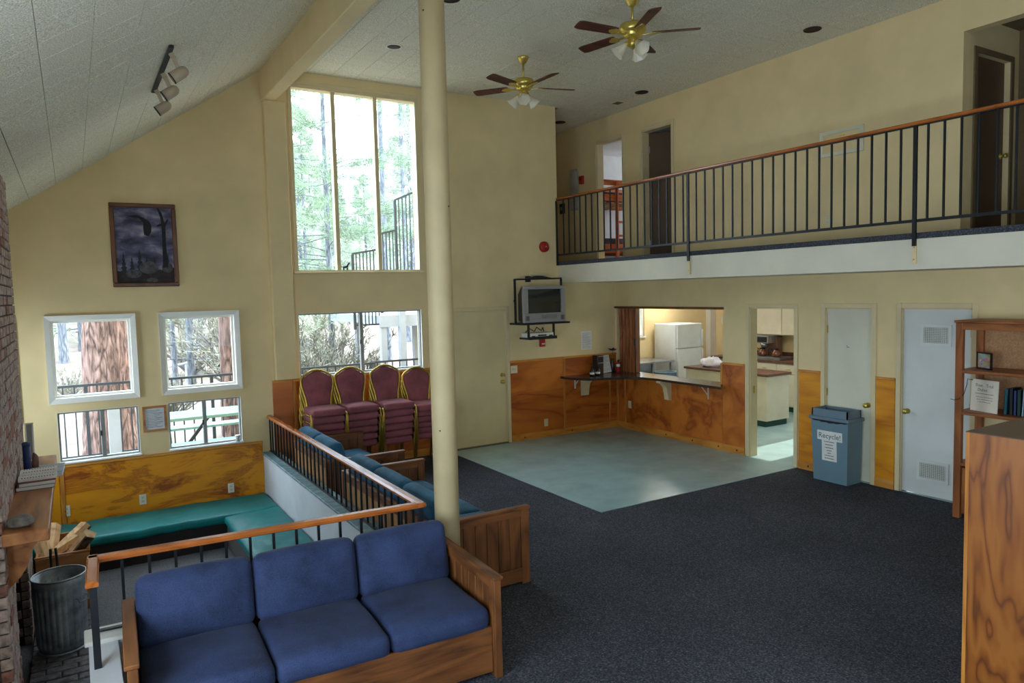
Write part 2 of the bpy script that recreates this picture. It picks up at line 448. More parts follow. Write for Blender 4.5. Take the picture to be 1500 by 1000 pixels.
# floors
m = MB().box(2.0, R+.02, YF, D+.02, -.2, 0); m.box(.1, 2.0, YF, 4.75, -.2, 0); m.box(XL, .1, YF, 4.0, -.2, 0)
floor = struct('floor', m, CARPET, 'dark navy carpet covering the main floor', 'floor')
struct('floor_vinyl', MB().box(4.547, R+.001, 5.767, D, 0, .006), VINYL, 'grey green sheet vinyl patch by the serving counter', 'floor')
struct('floor_pit', MB().box(XL, 2.0, 4.0, D+.02, PIT-.2, PIT), flat('pit_carpet', (104, 106, 110), .95, var=.35, scale=200, bump=.4, bscale=220, spec=.1), 'carpeted floor of the sunken seating pit', 'floor')
struct('floor_kitchen', MB().box(R, 11.7, 3.2, 10.9, -.2, .004), VINYL, 'grey green vinyl floor of the kitchen', 'floor')
# floor edge trim at vinyl
# back wall
W1 = (-.27+.05, .61-.05, 1.192+.05, 2.157-.05); W2 = (.85+.05, 1.74-.05, 1.192+.05, 2.157-.05)
W3 = (-.21, .59, .535, 1.093); W4 = (.895, 1.718, .535, 1.093)
TW = (2.485, 4.19, 2.627, 4.945); SW = (2.46, 4.19, 1.265, 2.085); DR = (4.639, 5.565, 0., 2.03)
holes = [W1, W2, W3, W4, TW, SW, (DR[0], DR[1], 0, DR[3]), (FX, R+1, ZL1, 5.6)]
wall_back = struct('wall_back', wallmb('y', D, .16, XL-.15, R, PIT-.2, 5.5, holes), WALL, 'cream painted back wall with windows and door', 'wall')
# right wall
PT = (6.985, 9.265, .93, 1.985); KD = (5.815, 6.52, 0, 2.012); CD = (4.796, 5.385, 0, 2.015); LD = (3.735, 4.455, 0, 2.02)
LD1 = (9.063, 9.73, ZL1, 4.745); LD2 = (7.95, 8.6, ZL1, 4.725); BO = (2.3, 3.872, ZL1, 4.764)
wall_right = struct('wall_right', wallmb('x', R, .13, YF-.15, 11.6, -.2, 5.5, [PT, (KD[0], KD[1], -.0, KD[3]), CD, LD, LD1, LD2, BO]), WALL, 'cream painted right wall with kitchen opening and doors', 'wall')
# left and front walls (out of view) with their windows
LW = [(-1.9, -.1, .75, 2.4), (.9, 3.5, .75, 2.4), (8.15, 8.85, .75, 1.85)]
wall_left = struct('wall_left', wallmb('x', XL, -.16, YF-.15, D+.15, PIT-.2, 3.6, LW), WALL, 'cream painted left wall behind the chimney', 'wall')
FW_ = [(2.6, 4.2, .9, 2.9)]
wall_front = struct('wall_front', wallmb('y', YF, -.16, XL-.15, R+.15, -.2, 5.5, FW_), WALL, 'cream painted wall facing the tall windows', 'wall')
for (u0, u1, v0, v1) in LW: portal((XL-.1, (u0+u1)/2, (v0+v1)/2), (0, 1, 0), (0, 0, -1), u1-u0, v1-v0)
for (u0, u1, v0, v1) in FW_: portal(((u0+u1)/2, YF-.1, (v0+v1)/2), (-1, 0, 0), (0, 0, -1), u1-u0, v1-v0)
for (u0, u1, v0, v1) in (W1, W2, W3, W4, TW, SW): portal(((u0+u1)/2, D+.14, (v0+v1)/2), (1, 0, 0), (0, 0, -1), u1-u0, v1-v0)
k = 5
for (u0, u1, v0, v1) in LW:
    k += 1; w = thing('window_%d' % k, 'white framed window in the left wall', 'window', (XL, (u0+u1)/2, v0), kind='structure')
    obj('window_frame', framemb('x', XL, .02, u0, u1, v0, v1, .07), WINP, w); obj('pane', MB().box(XL-.08, XL-.074, u0, u1, v0, v1), GLASS, w)
for (u0, u1, v0, v1) in FW_:
    k += 1; w = thing('window_%d' % k, 'tall white framed window in the front wall', 'window', ((u0+u1)/2, YF, v0), kind='structure')
    obj('window_frame', framemb('y', YF, .02, u0, u1, v0, v1, .07), WINP, w); obj('pane', MB().box(u0, u1, YF-.08, YF-.074, v0, v1), GLASS, w)

# ---- ceilings
ceil = struct('ceiling', MB().box(2.16, R+.2, YF-.1, D+.16, ZC+.012, ZC+.2).box(FX-.16, R+.2, D+.16, 11.6, ZC+.012, ZC+.2), TILEGAP, 'flat ceiling of speckled acoustic tiles', 'ceiling')
T = .305; G = .0024
def tile_mesh():
    mb = MB(); a = T/2-G; b = a-.0004
    mb.add([(-a, -a, .012), (a, -a, .012), (a, a, .012), (-a, a, .012), (-a, -a, .004), (a, -a, .004), (a, a, .004), (-a, a, .004),
            (-b, -b, 0), (b, -b, 0), (b, b, 0), (-b, b, 0)],
           [(8, 11, 10, 9), (4, 8, 9, 5), (5, 9, 10, 6), (6, 10, 11, 7), (7, 11, 8, 4), (0, 4, 5, 1), (1, 5, 6, 2), (2, 6, 7, 3), (3, 7, 4, 0)])
    return mb
tme = mesh_of('ceiling_tile', tile_mesh(), TILE)
cells = []
x0 = 2.29+.12
nx = int((R-2.29)/T)+2
for j in range(-33, 16):
    y = 6.91+T*j+T/2
    if y > 11.5 or y < YF: continue
    for i in range(-1, nx):
        x = x0+T*i+T/2
        if x-T/2 < 2.2 or x > R+.14 or (y > D+.1 and x < FX): continue
        cells.append((x, y, ZC))
vis = [c for c in cells if in_view(c, 30) and c[1] < 11.4 and not (c[0] < FX and c[1] > D+.2)]
vis.sort(key=lambda c: px_of(c)[2])
near, rest = vis[:300], [c for c in cells if c not in set(vis[:300])]
for c in near: inst('ceiling_tile', tme, c, ceil)
rm = MB(); tm = tile_mesh()
for c in rest: rm.add([(p[0]+c[0], p[1]+c[1], p[2]+c[2]) for p in tm.v], tm.f)
tag(obj('ceiling_tiles', rm, TILE, ceil), 'remaining acoustic tiles', None, None, 'stuff')
# sloped ceiling
ang = math.atan(SL); ca = math.cos(ang)
xa, xb_ = XL-.2, 2.17
n = Vector((-math.sin(ang), 0, ca))*.012; n2 = Vector((-math.sin(ang), 0, ca))*.2
sv = []
for q in (n, n2):
    for (x, y) in ((xa, YF-.1), (xb_, YF-.1), (xb_, D+.15), (xa, D+.15)): sv.append(Vector((x, y, zslope(x)))+q)
m = MB().add(sv, [(0, 3, 2, 1), (4, 5, 6, 7), (0, 1, 5, 4), (1, 2, 6, 5), (2, 3, 7, 6), (3, 0, 4, 7)]); m.fix = True
ceil2 = struct('ceiling_slope', m, TILEGAP, 'sloping ceiling of speckled acoustic tiles over the pit', 'ceiling')
cells = []
for j in range(-26, 17):
    y = 4.33+T*j+T/2
    if y < YF or y > D+.1: continue
    for i in range(-4, 9):
        x = -.07+T*ca*(i+.5)
        if x > 2.16 or x < XL-.1: continue
        cells.append((x, y, zslope(x)))
vis = [c for c in cells if in_view(c, 30)]; vis.sort(key=lambda c: px_of(c)[2]); vs_ = set(vis[:300])
for c in vis[:300]: inst('ceiling_tile', tme, c, ceil2, (0, -ang, 0))
rm = MB(); RM = Matrix.Rotation(-ang, 3, 'Y')
for c in cells:
    if c in vs_: continue
    rm.add([tuple(RM @ Vector(p)+Vector(c)) for p in tm.v], tm.f)
tag(obj('ceiling_tiles', rm, TILE, ceil2), 'remaining acoustic tiles', None, None, 'stuff')
# beam and pilaster
struct('trim_1', MB().box(2.125, 2.285, YF, D, 4.715, 5.3, .008), WALL, 'cream boxed ceiling beam running to the back wall', 'beam')
struct('trim_2', MB().box(2.14, 2.40, D-.10, D, 1.26, 4.715, .006), WALL, 'cream pilaster carrying the ceiling beam', 'pilaster')
struct('trim_3', MB().box(4.56, 4.605, D-.035, D, .0, ZC, .004), TRIMP, 'narrow cream vertical trim beside the tall window', 'trim')
struct('trim_4', MB().box(-.575, -.528, D-.03, D, 1.02, 2.12, .004), WINP, 'narrow white vertical trim next to the brick chimney', 'trim')
# ---- wainscot
def wain(wall, axis, pos, sgn, spans, z0, z1, pmat, cmat, base=True, cap=True, bmat=None):
    for (u0, u1) in spans:
        obj('wainscot_panel', abox(axis, pos, sgn*.012, u0+.002, u1-.002, z0, z1, .002), pmat, wall)
        if cap: obj('cap_moulding', abox(axis, pos, sgn*.026, u0, u1, z1-.012, z1+.018, .004), cmat, wall)
        if base: obj('baseboard', abox(axis, pos, sgn*.024, u0, u1, z0, z0+.105, .004), cmat, wall)
def batten(wall, axis, pos, sgn, u, z0, z1, w=.038):
    obj('batten', abox(axis, pos, sgn*.022, u-w/2, u+w/2, z0, z1, .003), PINEZ, wall)
ZW = 1.232
wain(wall_back, 'y', D, -1, [(2.10, 2.36), (2.36, 3.58), (3.58, 4.575)], 0, ZW, WAINS, PINE)
wain(wall_back, 'y', D, -1, [(5.625, 6.62), (6.62, R)], 0, ZW, WAINS, PINE)
for u in (2.38, 3.58): batten(wall_back, 'y', D, -1, u, .1, ZW)
for u in (6.62, 7.545): batten(wall_back, 'y', D, -1, u, .1, ZW if u < 7 else .9)
wain(wall_back, 'y', D, -1, [(XL, -.23), (-.23, 1.95)], PIT, .49, WAINS_PIT, PINE)
batten(wall_back, 'y', D, -1, -.2, PIT, .49)
wain(wall_right, 'x', R, -1, [(PT[0], D)], 0, .905, WAINS, PINEY, cap=False)
wain(wall_right, 'x', R, -1, [(6.60, PT[0])], 0, ZW, WAINS, PINEY)
wain(wall_right, 'x', R, -1, [(5.44, 5.75), (4.515, 4.74)], 0, ZW, HONEY, PINEY)
batten(wall_right, 'x', R, -1, 9.06, .1, .9)
batten(wall_right, 'x', R, -1, 9.25, .1, .9)
batten(wall_right, 'x', R, -1, 6.995, .9, ZW)
# knots on baseboards
KN = flat('knot', (96, 48, 18), .6)
def knot(wall, c, axis):
    obj('knot', MB().lathe([(.0, 0), (.014, .0), (.012, .002), (0, .002)], c, 10, axis), KN, wall)
for y in (8.1, 7.55, 7.05, 6.72, 5.6): knot(wall_right, (R-.0255, y, .055), 'x')
for x in (5.85, 6.75): knot(wall_back, (x, D-.0255, .05), 'y')

# ---- windows in the back wall
def cased_window(n, w, label, fw=.052):
    t = thing('window_%d' % n, label, 'window', ((w[0]+w[1])/2, D, w[2]), kind='structure')
    mb = MB()
    # mitred casing, thicker outside edge
    for k2 in range(4):
        pts = [(w[0], w[2]), (w[1], w[2]), (w[1], w[3]), (w[0], w[3])]
        a, b = pts[k2], pts[(k2+1) % 4]; sx = [(-1, -1), (1, -1), (1, 1), (-1, 1)]
        ao, bo = sx[k2], sx[(k2+1) % 4]
        A = (a[0]+ao[0]*fw, a[1]+ao[1]*fw); Bq = (b[0]+bo[0]*fw, b[1]+bo[1]*fw)
        v = [(a[0], D-.012, a[1]), (b[0], D-.012, b[1]), (Bq[0], D-.03, Bq[1]), (A[0], D-.03, A[1]),
             (a[0], D, a[1]), (b[0], D, b[1]), (Bq[0], D, Bq[1]), (A[0], D, A[1])]
        mb2 = MB().add(v, [(0, 1, 2, 3), (7, 6, 5, 4), (0, 4, 5, 1), (2, 6, 7, 3), (1, 5, 6, 2), (0, 3, 7, 4)]); mb2.fix = True
        obj('casing', mb2, WINP, t)
    obj('jamb_liner', framemb('y', D-.004, .085, w[0]+.006, w[1]-.006, w[2]+.006, w[3]-.006, .006), WINP, t)
    obj('sash', framemb('y', D+.07, .04, w[0]+.03, w[1]-.03, w[2]+.03, w[3]-.03, .03), WINP, t)
    obj('pane', MB().box(w[0]+.03, w[1]-.03, D+.085, D+.09, w[2]+.03, w[3]-.03), GLASS, t)
cased_window(1, W1, 'white cased picture window framing the thick tree trunk')
cased_window(2, W2, 'white cased picture window beside the wall pilaster')
def slider(n, w, label, split, fm):
    t = thing('window_%d' % n, label, 'window', ((w[0]+w[1])/2, D, w[2]), kind='structure')
    f = .022
    obj('jamb_liner', framemb('y', D-.002, .05, w[0]+.005, w[1]-.005, w[2]+.005, w[3]-.005, .005), WINP, t)
    obj('window_frame', framemb('y', D+.03, .07, w[0]+f, w[1]-f, w[2]+f, w[3]-f, f), fm, t)
    obj('meeting_stile', MB().box(split-.022, split+.022, D+.04, D+.09, w[2]+f, w[3]-f, .003), fm, t)
    obj('pane', MB().box(w[0]+f, split-.02, D+.075, D+.08, w[2]+f, w[3]-f), GLASS, t)
    obj('pane', MB().box(split+.02, w[1]-f, D+.055, D+.06, w[2]+f, w[3]-f), GLASS, t)
    obj('sill', MB().box(w[0]-.01, w[1]+.01, D-.025, D+.03, w[2]-.02, w[2], .004), WINP, t)
    obj('latch', MB().box(split-.03, split-.015, D+.03, D+.04, (w[2]+w[3])/2-.03, (w[2]+w[3])/2+.03, .003), BLACKM, t)
ALU = flat('grey_aluminium', (140, 142, 140), .45, .5, var=.05)
slider(3, W3, 'sliding window low in the pit wall by the chimney', .225, ALU)
slider(4, W4, 'sliding window low in the pit wall showing the picnic table', 1.3, ALU)
slider(5, SW, 'wide sliding window behind the stacked burgundy chairs', 3.32, ALU)
t = thing('window_10', 'tall three pane window beneath the flat ceiling', 'window', ((TW[0]+TW[1])/2, D, TW[2]), kind='structure')
obj('window_frame', framemb('y', D-.02, .09, TW[0]+.012, TW[1]-.012, TW[2]+.012, TW[3]-.012, .045), TRIMP, t)
for u in (3.034, 3.61): obj('mullion', MB().box(u-.027, u+.027, D-.005, D+.09, TW[2]+.012, TW[3]-.012, .004), TRIMP, t)
for a, b in ((TW[0]+.01, 3.01), (3.06, 3.585), (3.635, TW[1]-.01)): obj('pane', MB().box(a, b, D+.05, D+.055, TW[2]+.01, TW[3]-.01), GLASS, t)
obj('head_casing', MB().box(TW[0]-.04, TW[1]+.04, D-.024, D, TW[3]+.03, TW[3]+.075, .004), TRIMP, t)
obj('sill', MB().box(TW[0]-.05, TW[1]+.05, D-.05, D+.03, TW[2]-.035, TW[2]-.008, .005), TRIMP, t)

# ---- doors
def knobmb(c, axis, s, r=.028):
    pr = [(.030, 0), (.030, .006), (.012, .012), (.011, .035), (.022, .042), (r, .056), (.024, .068), (.0, .073)]
    return MB().lathe([(a, s*b) for a, b in pr], c, 16, axis)
def door(n, axis, pos, u0, u1, z0, z1, label, s=-1, recess=.02, kn=None, hinge=None, slabmat=DOORP, cw=.055):
    c = ((u0+u1)/2, pos, z0) if axis == 'y' else (pos, (u0+u1)/2, z0)
    t = thing('door_%d' % n, label, 'door', c, kind='structure')
    obj('slab', abox(axis, pos-s*recess, -s*.04, u0+.004, u1-.004, z0+.012, z1-.004, .003), slabmat, t)
    # casing pieces
    for (a, b, q0, q1) in ((u0-cw, u0, z0, z1+cw), (u1, u1+cw, z0, z1+cw), (u0, u1, z1, z1+cw)):
        obj('casing', abox(axis, pos, s*.018, a, b, q0, q1, .004), TRIMP, t)
    st = MB()
    for (a, b, q0, q1) in ((u0-.001, u0+.012, z0, z1), (u1-.012, u1+.001, z0, z1), (u0, u1, z1-.012, z1)):
        b0, b1 = sorted((pos, pos-s*.018)); 
        st.box(a, b, b0, b1, q0, q1) if axis == 'y' else st.box(b0, b1, a, b, q0, q1)
    obj('jamb', st, TRIMP, t)
    if kn:
        for (u, z, r) in kn:
            p = (u, pos-s*recess, z) if axis == 'y' else (pos-s*recess, u, z)
            obj('knob', knobmb(p, axis, s, r), BRASS, t)
    if hinge:
        for z in (z0+.25, (z0+z1)/2, z1-.25):
            obj('hinge', abox(axis, pos-s*recess, s*.012, hinge-.012, hinge+.012, z-.045, z+.045, .003), GOLD, t)
    return t
d1 = door(1, 'y', D, DR[0], DR[1], 0, DR[3], 'cream flush back door between column and wood wainscot', kn=[(5.487, .945, .028), (5.489, 1.048, .018)], hinge=4.648, slabmat=flat('cream_door_paint', (220, 202, 156), .5, var=.04, scale=2))
obj('threshold', MB().box(DR[0], DR[1], D-.03, D+.1, 0, .02, .004), flat('threshold_metal', (110, 104, 92), .4, .6), d1)
d2 = door(2, 'x', R, CD[0], CD[1], 0, CD[3], 'cream flush closet door behind the recycling bin', kn=[(4.849, .906, .03)], hinge=5.375)
obj('coat_hook', MB().tube([(R+.02, 5.09, 1.56), (R-.02, 5.09, 1.56), (R-.025, 5.09, 1.585)], .004, 6), STEEL, d2)
WHITED = flat('pale_door_paint', (214, 216, 212), .5, var=.03, scale=2)
d3 = door(3, 'x', R, LD[0], LD[1], 0, LD[3], 'white flush door with two perforated vents', kn=[(4.391, .899, .03)], hinge=3.745, slabmat=WHITED)
def vent(door_, y0, y1, z0, z1):
    obj('vent_frame', framemb('x', R+.02, -.016, y0+.03, y1-.03, z0+.03, z1-.03, .03), WHITED, door_)
    g = obj('vent_screen', abox('x', R+.018, -.004, y0+.03, y1-.03, z0+.03, z1-.03), flat('vent_grey', (120, 120, 112), .6), door_)
    mb = MB(); ny = 13; nz = 9
    for i in range(ny):
        u = y0+.03+(y1-y0-.06)*(i+.5)/ny; mb.box(R+.007, R+.014, u-.004, u+.004, z0+.03, z1-.03)
    for j in range(nz):
        z = z0+.03+(z1-z0-.06)*(j+.5)/nz; mb.box(R+.006, R+.013, y0+.03, y1-.03, z-.004, z+.004)
    obj('vent_grille', mb, flat('vent_white', (200, 200, 192), .5), g)
vent(d3, 3.94, 4.255, 1.625, 1.85); vent(d3, 3.945, 4.275, .175, .395)
# kitchen doorway (no slab): casing on both sides and jambs
def opening(n, u0, u1, z0, z1, label, cw=.05, wt=.13):
    t = thing('trim_%d' % n, label, 'door frame', (R, (u0+u1)/2, z0), kind='structure')
    for (a, b, q0, q1) in ((u0-cw, u0, z0, z1+cw), (u1, u1+cw, z0, z1+cw), (u0, u1, z1, z1+cw)):
        obj('casing', abox('x', R, -.018, a, b, q0, q1, .004), TRIMP, t); obj('casing', abox('x', R+wt, .018, a, b, q0, q1, .004), TRIMP, t)
    for (a, b, q0, q1) in ((u0-.001, u0+.015, z0, z1), (u1-.015, u1+.001, z0, z1), (u0, u1, z1-.015, z1+.001)):
        obj('jamb', abox('x', R-.002, wt+.004, a, b, q0, q1), TRIMP, t)
    return t
kf = opening(5, KD[0], KD[1], 0, KD[3], 'cream door frame of the kitchen doorway')
obj('strike_plate', MB().box(R+.05, R+.085, KD[1]-.017, KD[1]-.0145, .86, .96), BRASS, kf)
opening(6, LD1[0], LD1[1], LD1[2], LD1[3], 'cream door frame of the bunk room on the loft')
opening(7, LD2[0], LD2[1], LD2[2], LD2[3], 'cream door frame with dark door ajar on the loft')
# pass-through trim
struct('trim_8', MB().box(R-.03, R+.14, PT[0]-.02, D-.004, PT[3]-.004, PT[3]+.03, .005), OAKY, 'dark wooden head trim over the serving opening', 'trim')

# ---- loft
FASC = flat('fascia_paint', (214, 208, 188), .65, var=.03, scale=2)
loft = struct('floor_loft', MB().box(FX, R, YF, D+.001, ZL0, ZL1), FASC, 'cream fascia and slab of the upper loft walkway', 'floor')
struct('floor_loft_carpet', MB().box(FX-.012, R, YF, D, ZL1, ZL1+.055, .004), CARPET, 'dark carpet on the upper loft walkway', 'floor')
struct('floor_corridor', MB().box(FX, R, D+.001, 11.4, ZL1-.2, ZL1+.05), CARPET, 'dark carpet of the corridor beyond the loft', 'floor')
struct('wall_corridor_left', MB().box(FX-.16, FX-.003, D+.16, 11.4, ZL0, 5.4), WALL, 'cream side wall of the loft corridor', 'wall')
struct('wall_corridor_end', MB().box(FX-.16, R+.1, 11.3, 11.45, ZL0, 5.4), WALL, 'dim end wall of the loft corridor', 'wall')
# ---- kitchen and upstairs room shells
KX, KY = 11.5, 10.75
kw = (8.6, 9.63, 1.36, 2.1); kwin = (6.42, 7.08, 1.0, 1.87)
struct('wall_kitchen_back', wallmb('y', KY, .14, R, KX+.14, -.2, ZL0+.1, [kw]), WALL, 'cream back wall of the kitchen with a window', 'wall')
struct('wall_kitchen_right', wallmb('x', KX, .14, 3.0, KY, -.2, ZL0+.1, [kwin]), WALL, 'cream far wall of the kitchen', 'wall')
struct('wall_kitchen_front', MB().box(R+.13, KX, 3.2, 3.34, -.2, ZL0+.1), WALL, 'cream near wall of the kitchen', 'wall')
struct('ceiling_kitchen', MB().box(R+.13, KX+.1, 3.2, KY+.1, 2.36, 2.46), WHITEW, 'white ceiling of the kitchen', 'ceiling')
portal(((kw[0]+kw[1])/2, KY+.12, (kw[2]+kw[3])/2), (1, 0, 0), (0, 0, -1), kw[1]-kw[0], kw[3]-kw[2])
portal((KX+.12, (kwin[0]+kwin[1])/2, (kwin[2]+kwin[3])/2), (0, -1, 0), (0, 0, -1), kwin[1]-kwin[0], kwin[3]-kwin[2])
t = thing('window_11', 'white framed kitchen window above the steel sink', 'window', ((kw[0]+kw[1])/2, KY, kw[2]), kind='structure')
obj('window_frame', framemb('y', KY+.03, .07, kw[0]+.03, kw[1]-.03, kw[2]+.03, kw[3]-.03, .03), WINP, t)
obj('mullion', MB().box(9.42, 9.46, KY+.04, KY+.09, kw[2]+.03, kw[3]-.03), ALU, t)
obj('pane', MB().box(kw[0]+.03, kw[1]-.03, KY+.07, KY+.075, kw[2]+.03, kw[3]-.03), GLASS, t)
obj('sill', MB().box(kw[0]-.02, kw[1]+.02, KY-.03, KY+.03, kw[2]-.03, kw[2]), WINP, t)
t = thing('window_12', 'small kitchen window facing the sun', 'window', (KX, 6.75, 1.0), kind='structure')
obj('window_frame', framemb('x', KX+.03, .07, kwin[0]+.02, kwin[1]-.02, kwin[2]+.02, kwin[3]-.02, .02), WINP, t)
# upstairs rooms
UPW = flat('room_white', (226, 222, 216), .7, var=.02)
ux0 = R+.13; ux1 = 11.6
bw = (9.2, 10.9, 3.6, 4.6)
struct('floor_bunk_room', MB().box(ux0, ux1, 8.85, 11.6, ZL1-.1, ZL1), CARPET, 'floor of the bunk room', 'floor')
struct('ceiling_bunk_room', MB().box(ux0, ux1, 8.85, 11.6, 4.98, 5.1), UPW, 'white ceiling of the bunk room', 'ceiling')
struct('wall_bunk_far', wallmb('x', ux1, .14, 8.7, 11.7, ZL1-.2, 5.1, [bw]), UPW, 'white far wall of the bunk room', 'wall')
struct('wall_bunk_back', MB().box(ux0, ux1, 11.5, 11.64, ZL1-.2, 5.1), UPW, 'white back wall of the bunk room', 'wall')
struct('wall_bunk_near', MB().box(ux0, ux1+.14, 8.7, 8.84, ZL1-.2, 5.1), UPW, 'white partition wall of the bunk room', 'wall')
t = thing('window_13', 'bunk room window facing the sun', 'window', (ux1, 10.05, 3.6), kind='structure')
obj('window_frame', framemb('x', ux1+.03, .07, bw[0]+.03, bw[1]-.03, bw[2]+.03, bw[3]-.03, .03), WINP, t)
portal((ux1+.12, 10.05, 4.1), (0, -1, 0), (0, 0, -1), 1.7, 1.0)
DKW = flat('shade_darkened_wall', (112, 94, 66), .8, var=.04)  # darkness of the unlit rooms put into the wall colour
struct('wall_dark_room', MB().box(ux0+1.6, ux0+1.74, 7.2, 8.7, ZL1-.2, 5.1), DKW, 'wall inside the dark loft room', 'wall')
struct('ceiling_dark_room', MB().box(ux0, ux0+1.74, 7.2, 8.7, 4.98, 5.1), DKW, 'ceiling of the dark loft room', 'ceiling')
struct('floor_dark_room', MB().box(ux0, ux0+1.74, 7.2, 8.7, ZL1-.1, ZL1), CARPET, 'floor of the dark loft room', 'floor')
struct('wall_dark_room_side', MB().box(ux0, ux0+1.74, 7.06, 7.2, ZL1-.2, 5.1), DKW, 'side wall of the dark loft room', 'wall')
d4 = thing('door_4', 'dark brown flush door standing ajar on the loft', 'door', (R+.1, 8.57, ZL1), kind='structure')
BRD = flat('brown_door', (88, 68, 52), .45, var=.08, scale=3)
M4 = Matrix.Translation((R+.13, 8.585, 0)) @ Matrix.Rotation(math.radians(24), 4, 'Z')
obj('slab', MB().box(0, .04, -.655, 0, ZL1+.06, 4.70, .003).xf(M4), BRD, d4)
obj('hinge', MB().box(-.012, .012, -.02, .012, 4.40, 4.50).xf(M4), STEEL, d4)
obj('hinge', MB().box(-.012, .012, -.02, .012, 2.95, 3.05).xf(M4), STEEL, d4)
# dark hallway on the right of the loft
hx = R+.13
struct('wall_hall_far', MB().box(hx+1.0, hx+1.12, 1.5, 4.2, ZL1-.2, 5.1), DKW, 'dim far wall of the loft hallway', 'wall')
struct('wall_hall_left', wallmb('y', 3.872, .1, hx, hx+1.0, ZL1-.2, 5.1, [(hx+.12, hx+.82, ZL1, 4.6)]), WALL, 'dim side wall of the loft hallway', 'wall')
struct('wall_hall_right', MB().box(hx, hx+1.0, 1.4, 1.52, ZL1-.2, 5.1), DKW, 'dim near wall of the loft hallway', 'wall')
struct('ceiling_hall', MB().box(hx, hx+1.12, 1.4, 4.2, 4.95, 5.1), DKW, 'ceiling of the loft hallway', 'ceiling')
struct('floor_hall', MB().box(hx-.13, hx+1.12, 1.4, 4.2, ZL1-.1, ZL1+.02), CARPET, 'floor of the loft hallway', 'floor')
d5 = thing('door_5', 'dark door inside the loft hallway', 'door', (hx+.47, 3.9, ZL1), kind='structure')
obj('slab', MB().box(hx+.12, hx+.82, 3.93, 3.965, ZL1+.02, 4.6), BRD, d5)
obj('casing', framemb('y', 3.872, -.016, hx+.12, hx+.82, ZL1, 4.6, .055, False), DKW, d5)
obj('knob', knobmb((hx+.76, 3.93, 3.62), 'y', -1), BRASS, d5)
# ---- knee walls round the pit
kwall = struct('wall_pit_right', MB().box(1.955, 2.11, 4.68, D, PIT-.1, .335, .004), PITPAINT, 'low white knee wall along the sunken pit', 'wall')
obj('cap_board', MB().box(1.935, 2.125, 4.66, D-.002, .335, .362, .005), CAPP, kwall)
kw2 = struct('wall_pit_front', MB().box(-.03, 1.955, 4.70, 4.86, PIT-.1, .335, .004), PITPAINT, 'low white knee wall behind the navy sofa', 'wall')
obj('cap_board', MB().box(-.05, 1.935, 4.68, 4.88, .335, .362, .005), WHITEW, kw2)
kw3 = struct('wall_pit_end', MB().box(-.03, .12, 4.0, 4.70, PIT-.1, .335, .004), PITPAINT, 'end stub of the white knee wall', 'wall')
struct('wall_pit_riser', MB().box(XL, -.03, 3.9, 4.0, PIT-.2, 0), PITPAINT, 'white riser at the entrance to the pit', 'wall')
# ------------------------------------------------------------------ chimney
def chimney():
    Y0, Y1, Y2, Y3 = 5.2, 5.78, 7.05, 7.66; zt = zslope(XB)+.05; zo = .62
    t = thing('brick_chimney', 'brown brick fireplace chimney with a wooden mantel shelf', 'chimney', (XB-.25, (Y0+Y3)/2, PIT))
    core = MB().box(XL-.0, XB-.012, Y0+.012, Y1-.012, PIT, zt); core.box(XL, XB-.012, Y2+.012, Y3-.012, PIT, zt)
    core.box(XL, XB-.012, Y1-.02, Y2+.02, zo+.01, zt)
    c = obj('mortar_core', core, MORTAR, t)
    fb = MB().box(XL+.02, XL+.1, Y1, Y2, PIT, zo+.01)
    obj('firebox_back', fb, SOOT, t)
    bl, bh, g = .203, .066, .010
    bricks = []      # (dims, centre)
    nrow = int((zt-PIT)/(bh+g))
    rng = random.Random(3)
    for r in range(nrow):
        z = PIT+g/2+r*(bh+g)+bh/2; off = (bl+g)/2 if r % 2 else 0
        # front face
        spans = [(Y0, Y3)] if z-bh/2 > zo+.11 else [(Y0, Y1), (Y2, Y3)]
        if zo < z+bh/2 and z-bh/2 < zo+.11: spans = [(Y0, Y1), (Y2, Y3)]
        for (a, b) in spans:
            y = a-off
            while y < b-.02:
                p, q = max(y, a), min(y+bl, b)
                if q-p > .035: bricks.append((XB-.06, XB+rng.uniform(-.003, .005), p, q, z-bh/2, z+bh/2, rng.random()))
                y += bl+g
        # near end face
        x = XB-.11-(0 if r % 2 else .1)
        while x > XL:
            bricks.append((max(x-bl, XL), x, Y0-.004+rng.uniform(-.004, .004), Y0+.05, z-bh/2, z+bh/2, rng.random())); x -= bl+g
        # far jamb face of the firebox
        if z+bh/2 < zo:
            x = XB-.07-(0 if r % 2 else .1)
            while x > XL:
                bricks.append((max(x-bl, XL), x, Y2-.004, Y2+.05, z-bh/2, z+bh/2, rng.random())); x -= bl+g
    # soldier course above the opening
    y = Y1
    while y < Y2:
        bricks.append((XB-.06, XB+.006, y, y+bh, zo-.09, zo+.11, rng.random())); y += bh+g
    bricks.sort(key=lambda b: (not in_view(((b[1]), (b[2]+b[3])/2, (b[4]+b[5])/2), 12), (px_of((b[1], (b[2]+b[3])/2, (b[4]+b[5])/2)) or (0, 0, 99))[2]))
    for b in bricks[:300]:
        obj('brick', MB().rbox(*b[:6], .004), BRICKR if b[6] < .22 else BRICKM, t)
    rest = MB()
    for b in bricks[300:]: rest.rbox(*b[:6], .004)
    tag(obj('bricks', rest, BRICKM, t), 'remaining bricks', None, None, 'stuff')
    # mantel and corbels
    zm = .94
    obj('mantel_shelf', MB().box(XB-.005, -.195, 5.14, 7.62, zm-.075, zm, .006), OAKMANT, t)
    for y in (5.42, 7.3):
        prof = [(XB+.0, zm-.075), (-.27, zm-.075), (-.27, zm-.14), (-.30, zm-.18), (-.33, zm-.28), (-.37, zm-.34), (XB, zm-.40)]
        obj('corbel', MB().prism(prof, y-.06, y+.06, 'xz'), OAKMANT, t)
    return t
OAKMANT = wood('mantel_oak', (122, 70, 36), (178, 118, 70), 'y', 1.3, .4)
chimney()
